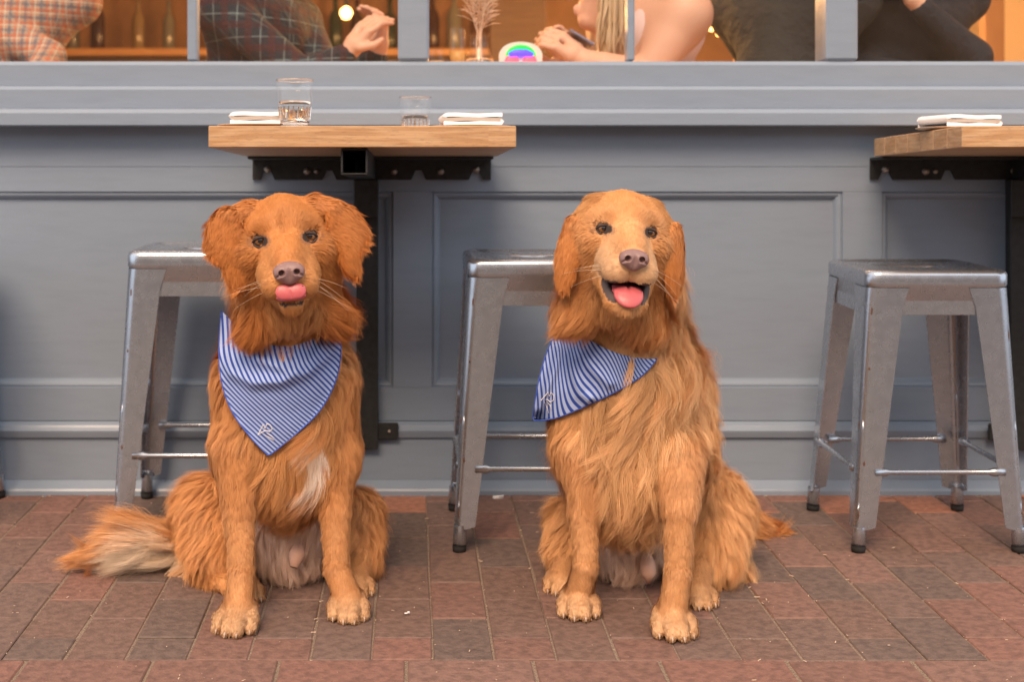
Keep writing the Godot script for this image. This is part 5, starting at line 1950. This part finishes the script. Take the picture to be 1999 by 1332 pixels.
func build_inside() -> void:
	M.fold_tex = noise_tex(512, 0.012, 3, 62, [], true, 14.0)
	M.dark_wood = triplanar(mat(lin(0.10, 0.055, 0.030), 0.5), M.wood_tex, 1.3)
	M.warm_wall = triplanar(mat(lin(0.36, 0.20, 0.105), 0.7), noise_tex(512, 0.01, 4, 61, [[0.0, grey(0.75)], [1.0, grey(1.0)]]), 0.5)
	M.cream_wall = mat(lin(0.72, 0.60, 0.44), 0.8)
	M.denim = mat(lin(0.03, 0.04, 0.06), 0.9)
	var skin_a := mat(lin(0.66, 0.40, 0.29), 0.55)
	skin_a.subsurf_scatter_enabled = true
	skin_a.subsurf_scatter_strength = 0.12
	# shell of the room: floor, ceiling, back and side walls
	struct("indoor_floor", box_mesh(Vector3(0.2, 0.06, -2.4), Vector3(5.6, 0.12, 4.4), 0.001), M.dark_wood)
	struct("indoor_ceiling", box_mesh(Vector3(0.2, 2.95, -2.41), Vector3(5.6, 0.1, 4.44), 0.001), M.cream_wall)
	struct("indoor_back_wall", box_mesh(Vector3(0.2, 1.52, -4.66), Vector3(5.6, 2.79, 0.1), 0.001), M.warm_wall)
	struct("indoor_side_wall", box_mesh(Vector3(-2.65, 1.52, -2.41), Vector3(0.1, 2.79, 4.44), 0.001), M.warm_wall)
	struct("indoor_side_wall", box_mesh(Vector3(3.05, 1.52, -2.41), Vector3(0.1, 2.79, 4.44), 0.001), M.cream_wall)
	struct("indoor_front_wall", box_mesh(Vector3(0.2, 0.56, -0.135), Vector3(5.6, 0.87, 0.025), 0.001), M.cream_wall)
	# timber columns and a panelled bay
	for c in [[1935, 5.4, 0.075, "warm_wall"], [1448, 4.6, 0.045, "wood"], [30, 6.2, 0.30, "wood"], [1010, 6.6, 0.26, "dark_wood"]]:
		var p := P(c[0], 60, c[1])
		var o := put("indoor_column", box_mesh(Vector3(0, 1.51, 0), Vector3(c[2], 2.77, 0.06), 0.004), M[c[3]], self, Transform3D(Basis(), Vector3(p.x, 0, p.z)))
		tag(o, {1935: "orange timber column inside beside the cream bay", 1448: "slim pale wooden post inside between the guests in dark jackets", 30: "wide pale wooden pier inside at the end of the room", 1010: "dark wooden pier inside behind the vase"}[c[0]], "column")
	var bay := put("indoor_screen", box_mesh(Vector3(0, 1.51, 0), Vector3(0.9, 2.77, 0.04), 0.004), M.cream_wall, self, Transform3D(Basis(), Vector3(P(2130, 60, 6.4).x, 0, P(2130, 60, 6.4).z)))
	tag(bay, "cream wall screen inside past the orange column", "screen")
	# back bar: shelf with bottles
	var sx := P(560, 90, 7.3).x
	var shelf := thing("back_shelf", "dark wooden back bar shelf inside with bottles", "shelf", Vector3(sx, 0.12, -4.38))
	put("shelf_body", box_mesh(Vector3(0, 0.66, 0), Vector3(2.6, 1.32, 0.34), 0.005), M.dark_wood, shelf)
	put("shelf_board", box_mesh(Vector3(0, 1.345, 0), Vector3(2.7, 0.04, 0.38), 0.005), M.wood, shelf)
	var r := RandomNumberGenerator.new()
	r.seed = 8
	var glass_cols := [lin(0.02, 0.035, 0.018), lin(0.12, 0.05, 0.02), lin(0.22, 0.16, 0.09), lin(0.04, 0.014, 0.01), lin(0.16, 0.16, 0.15)]
	var bst := begin(false)
	lathe(bst, [Vector2(0, 0), Vector2(0.036, 0), Vector2(0.038, 0.006), Vector2(0.038, 0.17), Vector2(0.032, 0.20), Vector2(0.014, 0.23), Vector2(0.013, 0.29), Vector2(0.015, 0.292), Vector2(0.015, 0.305), Vector2(0, 0.305)], 18)
	var bottle := done(bst)
	var x := -1.2
	var names := ["dark green", "amber", "straw-coloured", "deep red", "clear"]
	while x < 1.25:
		var k := r.randi() % 5
		var o := put("bottle", bottle, mat(glass_cols[k], 0.12), self, Transform3D(Basis().scaled(Vector3.ONE * r.randf_range(0.85, 1.12)), Vector3(sx + x, 1.486, -4.38 + r.randf_range(-0.05, 0.1))))
		tag(o, names[k] + " bottle on the back bar shelf inside", "bottle", names[k] + " bottles on the back bar")
		x += r.randf_range(0.11, 0.24)
	# lamps: glowing globes on cords
	var glow := mat(lin(0.9, 0.7, 0.45), 0.5)
	glow.emission_enabled = true
	glow.emission = Color(1.0, 0.72, 0.38)
	glow.emission_energy_multiplier = 5.0
	for l in [[676, 26, 5.6, 0.026], [1388, 45, 6.0, 0.035], [250, -60, 5.0, 0.06], [1000, -90, 4.8, 0.06], [1700, -80, 4.8, 0.06], [1462, 12, 6.4, 0.03]]:
		var p := P(l[0], l[1], l[2])
		var o := thing("pendant_lamp", "glowing globe lamp on a cord inside, " + {676: "beside the clasped hands", 1388: "behind the bare shoulder", 250: "over the empty end of the counter", 1000: "over the vase", 1700: "over the guest in the dark hoodie", 1462: "above the slim wooden post"}[l[0]], "lamp", p, "pendant lamps inside")
		var st := begin(false)
		lathe(st, [Vector2(0, -l[3]), Vector2(l[3] * 0.6, -l[3] * 0.8), Vector2(l[3], 0), Vector2(l[3] * 0.8, l[3] * 0.6), Vector2(l[3] * 0.3, l[3]), Vector2(0, l[3])], 20)
		put("globe", done(st), glow, o)
		var cst := begin(false)
		tube(cst, [Vector3(0, l[3], 0), Vector3(0, l[3] + 0.05, 0), Vector3(0, 2.895 - p.y, 0)], [0.012, 0.004, 0.004], 8)
		put("cord", done(cst), M.rubber, o)
		var om := OmniLight3D.new()
		om.name = "lamp_light"
		om.light_color = Color(1.0, 0.74, 0.46)
		om.light_energy = 0.62 * (l[3] / 0.05)
		om.light_size = l[3]
		om.omni_range = 8.0
		om.shadow_enabled = true
		o.add_child(om)
	# cluster of small lights
	var cl := thing("bulb_cluster", "cluster of tiny glowing bulbs hanging behind the bare shoulder", "lamp", P(1412, 66, 6.3))
	for i in 9:
		var p := P(1400 + r.randf_range(-12, 40), 62 + r.randf_range(-14, 22), 6.3) - cl.position
		var st := begin(false)
		lathe(st, [Vector2(0, -0.011), Vector2(0.009, -0.006), Vector2(0.011, 0), Vector2(0.007, 0.01), Vector2(0.0, 0.014)], 12)
		var bo := put("bulb", done(st), glow, cl, Transform3D(Basis(), p))
		var ws := begin(false)
		tube(ws, [Vector3(0, 0.013, 0), Vector3(0, 2.895 - p.y - cl.position.y, 0)], [0.0012, 0.0012], 5)
		put("wire", done(ws), M.rubber, bo)
	# counter along the window
	var counter := put("window_counter", box_mesh(Vector3(0.2, 1.003, -0.275), Vector3(5.56, 0.03, 0.25), 0.003), M.wood, self)
	tag(counter, "narrow wooden counter running along the inside of the windows", "counter")
	var cy := 1.0185
	# vase with dried plumes
	var vz := -0.27
	var vx := xu(936, vz)
	var vase := thing("vase", "clear glass vase of dried pampas plumes on the window counter", "vase", Vector3(vx, cy, vz))
	var vst := begin(false)
	lathe(vst, [Vector2(0.0, 0.002), Vector2(0.036, 0.0), Vector2(0.043, 0.006), Vector2(0.036, 0.03), Vector2(0.024, 0.055), Vector2(0.023, 0.085), Vector2(0.030, 0.092)], 28)
	put("vessel", done(vst), M.thin_glass, vase)
	var wst := begin(false)
	lathe(wst, [Vector2(0, 0.006), Vector2(0.034, 0.006), Vector2(0.040, 0.009), Vector2(0.034, 0.028), Vector2(0, 0.028)], 24)
	put("water", done(wst), M.water, vase)
	var plume_m := mat(lin(0.72, 0.55, 0.43), 0.9)
	for i in 6:
		var pst := begin(false)
		var d := Vector3(r.randf_range(-0.35, 0.35), 1, r.randf_range(-0.2, 0.2)).normalized()
		var l := r.randf_range(0.22, 0.34)
		tube(pst, [Vector3(r.randf_range(-0.01, 0.01), 0.01, 0), Vector3(0, 0.08, 0) + d * 0.02, Vector3(0, 0.08, 0) + d * l], [0.0012, 0.0012, 0.0008], 5)
		for k in 90:
			var t := r.randf_range(0.12, 1.0)
			var q := Vector3(0, 0.08, 0) + d * l * t
			var e := (Vector3(r.randf_range(-1, 1), r.randf_range(0.1, 0.9), r.randf_range(-1, 1))).normalized() * 0.05 * (1.1 - t * 0.7)
			tube(pst, [q, q + e * 0.6 + Vector3(0, 0.004, 0), q + e], [0.0010, 0.0012, 0.0003], 3, false)
		put("plume", done(pst), plume_m, vase)
	# drinks
	for g in [[893, 0.019, 0.105, "tall stemless flute of amber drink beside the vase"], [852, 0.020, 0.050, "low glass of amber drink at the window post"]]:
		var st := begin(false)
		var rr: float = g[1]
		var hh: float = g[2]
		var o := thing("drink_glass", g[3], "glass", Vector3(xu(g[0], -0.26), cy, -0.26), "drinks on the window counter")
		lathe(st, [Vector2(0, 0.001), Vector2(rr * 0.9, 0), Vector2(rr * 1.1, hh * 0.5), Vector2(rr, hh)], 24)
		put("bowl", done(st), M.thin_glass, o)
		var dst := begin(false)
		lathe(dst, [Vector2(0, 0.004), Vector2(rr * 0.88, 0.004), Vector2(rr * 1.04, hh * 0.44), Vector2(0, hh * 0.44)], 24)
		put("drink", done(dst), mat(lin(0.75, 0.42, 0.12), 0.1), o)
	# little glowing night light
	var nz := -0.24
	var nl := thing("night_light", "small domed glowing toy lamp in green, violet and pink", "lamp", Vector3(xu(1016, nz), cy, nz))
	var dome := begin()
	var outline := []
	for i in 21:
		var an := PI * i / 20
		outline.append(Vector2(cos(an) * 0.054, 0.030 + pow(sin(an), 0.8) * 0.038))
	outline.push_front(Vector2(0.052, 0.0))
	outline.append(Vector2(-0.052, 0.0))
	for i in outline.size():
		var a: Vector2 = outline[i]
		var b: Vector2 = outline[(i + 1) % outline.size()]
		quad(dome, Vector3(a.x, a.y, -0.01), Vector3(a.x, a.y, 0.01), Vector3(b.x, b.y, 0.01), Vector3(b.x, b.y, -0.01))
		tri(dome, Vector3(0, 0.03, 0.01), Vector3(a.x, a.y, 0.01), Vector3(b.x, b.y, 0.01))
		tri(dome, Vector3(0, 0.03, -0.01), Vector3(a.x, a.y, -0.01), Vector3(b.x, b.y, -0.01))
	put("shell", done(dome), mat(lin(0.72, 0.74, 0.74), 0.4), nl)
	var hues := {"green": [Color(0.02, 0.75, 0.25), 1.0], "violet": [Color(0.32, 0.24, 0.95), 1.3], "pink": [Color(1.0, 0.30, 0.36), 1.3]}
	var lm := {}
	for k in hues:
		var m := mat((hues[k][0] as Color) * 0.5, 0.4)
		m.emission_enabled = true
		m.emission = hues[k][0]
		m.emission_energy_multiplier = hues[k][1]
		lm[k] = m
	var arch := begin(false)
	var ap := []
	for i in 15:
		var an := PI * (0.1 + 0.8 * i / 14.0)
		ap.append(Vector3(cos(an) * 0.036, 0.024 + sin(an) * 0.030, 0.012))
	tube(arch, ap, taper(15, 0.0062, 0.004), 8)
	put("green_arch_light", done(arch), lm.green, nl)
	var bar := begin(false)
	tube(bar, [Vector3(-0.030, 0.035, 0.013), Vector3(-0.015, 0.039, 0.014), Vector3(0.015, 0.039, 0.014), Vector3(0.030, 0.035, 0.013)], [0.006, 0.009, 0.009, 0.006], 10)
	put("violet_bar_light", done(bar), lm.violet, nl)
	for e in [-1, 1]:
		var dc := begin(false)
		lathe(dc, [Vector2(0, 0.004), Vector2(0.009, 0.004), Vector2(0.018, 0.002), Vector2(0.0185, 0.0)], 20)
		put("pink_disc_light", done(dc), lm.pink, nl, Transform3D(Basis(Vector3.RIGHT, PI / 2), Vector3(e * 0.0225, 0.0165, 0.011)))
	# guests
	var plaid_warm := cloth_mat("warm", Color(0.66, 0.56, 0.49), [[0.1, 0.22, Color(0.30, 0.36, 0.45)], [0.55, 0.14, Color(0.75, 0.35, 0.22)], [0.8, 0.06, Color(0.9, 0.88, 0.8)]], 3, 9.0)
	var plaid_dark := cloth_mat("dark", Color(0.10, 0.15, 0.20), [[0.1, 0.06, Color(0.55, 0.62, 0.62)], [0.45, 0.30, Color(0.28, 0.12, 0.14)]], 2, 8.0)
	var navy := folds(mat(lin(0.010, 0.014, 0.024), 0.9))
	var slate := folds(mat(lin(0.020, 0.024, 0.027), 0.9))
	var brown_hair := mat(lin(0.05, 0.028, 0.016), 0.6)
	var blond := mat(lin(0.55, 0.42, 0.27), 0.55)
	var blouse := mat(lin(0.75, 0.60, 0.60), 0.9)
	var toward := Vector3(0, 0, 1)
	# plaid sleeve
	var ch := P(20, -20, 3.98)
	sitter("guest in a pale checked shirt sitting beside the wide pier", ch, Vector3(0.15, 0, 1).normalized(), ch + Vector3(0, 0.25, 0.04), Vector3(0.2, 0, 1).normalized(), [[1, P(96, 112, 3.86), P(70, 150, 3.70), Vector3(-1, 0, 0.2).normalized(), Vector3(0, -1, 0), 0.3], [-1, P(-70, 140, 3.9), P(0, 160, 3.72), Vector3(1, 0, 0.1).normalized(), Vector3(0, -1, 0), 0.3]], plaid_warm, skin_a, brown_hair)
	# dark checked shirt, hands clasped
	ch = P(508, 8, 3.92)
	sitter("guest in a dark checked shirt with hands clasped before the chin", ch, Vector3(0.85, 0, 0.5).normalized(), ch + Vector3(0.12, 0.24, 0.06), Vector3(1, -0.05, 0.25).normalized(), [[1, P(590, 150, 3.68), P(676, 108, 3.62), Vector3(0.55, 0.82, 0.0).normalized(), Vector3(0.6, -0.3, -0.5).normalized(), 0.55], [-1, P(640, 150, 3.86), P(735, 112, 3.72), Vector3(0.05, 0.98, 0.1).normalized(), Vector3(-0.8, -0.1, 0.5).normalized(), 0.6]], plaid_dark, skin_a, brown_hair)
	# bare-shouldered guest with phone
	ch = P(1262, 22, 3.80)
	sitter("fair-haired guest in a strappy top holding a phone", ch, Vector3(-0.92, 0, 0.38).normalized(), P(1188, -28, 3.80), Vector3(-1, -0.12, 0.12).normalized(), [[-1, P(1262, 150, 3.62), P(1142, 120, 3.60), Vector3(-0.75, 0.6, 0.0).normalized(), Vector3(-0.1, -0.6, -0.7).normalized(), 0.6], [1, P(1200, 150, 3.86), P(1128, 128, 3.72), Vector3(-0.6, 0.75, 0.1).normalized(), Vector3(-0.2, -0.4, 0.8).normalized(), 0.6]], blouse, skin_a, blond, true, true)
	var gst := begin(false)
	for i in 70:
		var a := r.randf_range(-0.5, 1.0)
		var top := P(1188 + a * 26, -52 + absf(a) * 16, 3.72 + r.randf_range(-0.03, 0.05))
		var low := P(1182 + a * 34 + r.randf_range(-10, 14), 70 + r.randf_range(-20, 60), 3.69 + r.randf_range(-0.02, 0.06))
		var mid := top.lerp(low, 0.5) + Vector3(r.randf_range(-0.012, 0.012), 0, 0.025)
		tube(gst, smooth_path([top, top.lerp(mid, 0.6) + Vector3(0, 0.01, 0.012), mid, low.lerp(mid, 0.4) + Vector3(r.randf_range(-0.008, 0.008), 0, 0.006), low], 3), taper(13, 0.0034, 0.0008), 5, false)
	var fair := find_child("person_002", false, false)
	var strands := put("loose_hair", done(gst), blond, fair, Transform3D(Basis(), -fair.position))
	strands.set_meta("kind", "stuff")
	var ph := P(1130, 78, 3.66)
	var phone := put("phone", box_mesh(Vector3.ZERO, Vector3(0.072, 0.006, 0.14), 0.002, Transform3D(Basis(Vector3.BACK, -0.55), Vector3.ZERO)), mat(lin(0.20, 0.22, 0.34), 0.25), self, Transform3D(Basis(), ph))
	tag(phone, "slim blue-grey phone in the hands of the fair-haired guest", "phone")
	# dark jackets
	ch = P(1545, -10, 3.84)
	sitter("guest in a slate jacket turned away beside the slim wooden post", ch, Vector3(0.7, 0, -0.7).normalized(), ch + Vector3(0.06, 0.26, -0.05), Vector3(0.8, 0, -0.6).normalized(), [[1, P(1585, 130, 3.75), P(1640, 150, 3.90), Vector3(1, 0, -0.2).normalized(), Vector3(0, -1, 0), 0.4], [-1, P(1490, 150, 4.0), P(1560, 170, 4.15), Vector3(0.8, 0, -0.4).normalized(), Vector3(0, -1, 0), 0.4]], slate, skin_a, brown_hair)
	ch = P(1770, -30, 3.86)
	sitter("guest in a dark navy hoodie resting one elbow on the counter", ch, Vector3(0.3, 0, 0.95).normalized(), ch + Vector3(0.04, 0.25, 0.07), Vector3(0.1, 0, 1).normalized(), [[1, P(1900, 112, 3.72), P(1800, 18, 3.66), Vector3(-0.6, 0.8, 0.0).normalized(), Vector3(-0.4, -0.5, -0.6).normalized(), 0.6], [-1, P(1672, 135, 3.80), P(1800, 150, 3.64), Vector3(1, 0.1, 0.0).normalized(), Vector3(0, -1, 0), 0.4]], navy, skin_a, brown_hair)

# ================================================================ across the street: what the panes and the steel mirror
func build_opposite() -> void:
	var o := thing("opposite_building", "low orange brick building across the street, mirrored in the panes", "building", Vector3(0, 0, 15.0))
	var brick := triplanar(mat(lin(0.26, 0.11, 0.06), 0.85), noise_tex(512, 0.02, 5, 71, [[0.0, grey(0.6)], [1.0, grey(1.0)]]), 0.4)
	put("wall", box_mesh(Vector3(0, 1.4, 1.0), Vector3(34, 5.2, 2.0), 0.01), brick, o)
	put("fascia", box_mesh(Vector3(0, 2.75, -0.12), Vector3(30, 0.9, 0.2), 0.01), mat(lin(0.50, 0.24, 0.09), 0.7), o)
	put("cornice", box_mesh(Vector3(0, 4.08, -0.1), Vector3(34, 0.16, 0.3), 0.02), M.cream_wall, o)
	for i in 9:
		var x := -14.0 + 3.5 * i
		var w := put("shop_window", box_mesh(Vector3(x, 0.9, -0.02), Vector3(2.5, 2.3, 0.06), 0.01), mat(lin(0.03, 0.035, 0.04), 0.1), o)
		put("window_frame", box_mesh(Vector3(x, 0.9, -0.055), Vector3(0.08, 2.3, 0.03), 0.005), M.paint, w)

func _ready() -> void:
	# ---- camera: level, square to the wall, lens shifted
	var cam := Camera3D.new()
	cam.name = "camera"
	add_child(cam)
	var at := CameraAttributesPhysical.new()
	at.frustum_focal_length = 50.0
	at.frustum_focus_distance = 2.36
	at.exposure_aperture = 4.5
	at.frustum_near = 0.05
	at.frustum_far = 200.0
	cam.attributes = at
	cam.projection = Camera3D.PROJECTION_FRUSTUM
	cam.near = 0.05
	cam.far = 200.0
	cam.size = 0.05 * 1332.0 / FPX
	cam.frustum_offset = Vector2(199.5, -281.0) / FPX * 0.05
	cam.position = Vector3(0, EYE_Y, EYE_Z)
	cam.current = true
	# ---- sky and sun: bright hazy evening, soft light from above
	var env := Environment.new()
	env.background_mode = Environment.BG_SKY
	var sky := Sky.new()
	var sm := ProceduralSkyMaterial.new()
	sm.sky_top_color = Color(0.93, 0.91, 0.90)
	sm.sky_horizon_color = Color(0.90, 0.95, 1.0)
	sm.sky_curve = 0.25
	sm.ground_bottom_color = Color(0.30, 0.27, 0.25)
	sm.ground_horizon_color = Color(0.45, 0.43, 0.42)
	sky.sky_material = sm
	env.sky = sky
	env.background_energy_multiplier = 0.92
	env.tonemap_mode = Environment.TONE_MAPPER_LINEAR
	env.tonemap_exposure = 2.0
	env.sdfgi_enabled = true
	env.ssao_enabled = true
	env.ssil_enabled = true
	var we := WorldEnvironment.new()
	we.name = "environment"
	we.environment = env
	add_child(we)
	var sun := DirectionalLight3D.new()
	sun.name = "sun"
	sun.light_color = Color(1.0, 0.87, 0.75)
	sun.light_energy = 0.62
	sun.light_angular_distance = 28.0
	sun.shadow_enabled = true
	add_child(sun)
	sun.look_at_from_position(Vector3(-0.8, 3.1, 3.0), Vector3.ZERO)
	make_materials()
	build_pavement()
	build_front()
	build_stools()
	build_tables()
	build_inside()
	build_opposite()
	dog_materials()
	make_locks()
	build_dog_one()
	build_dog_two()
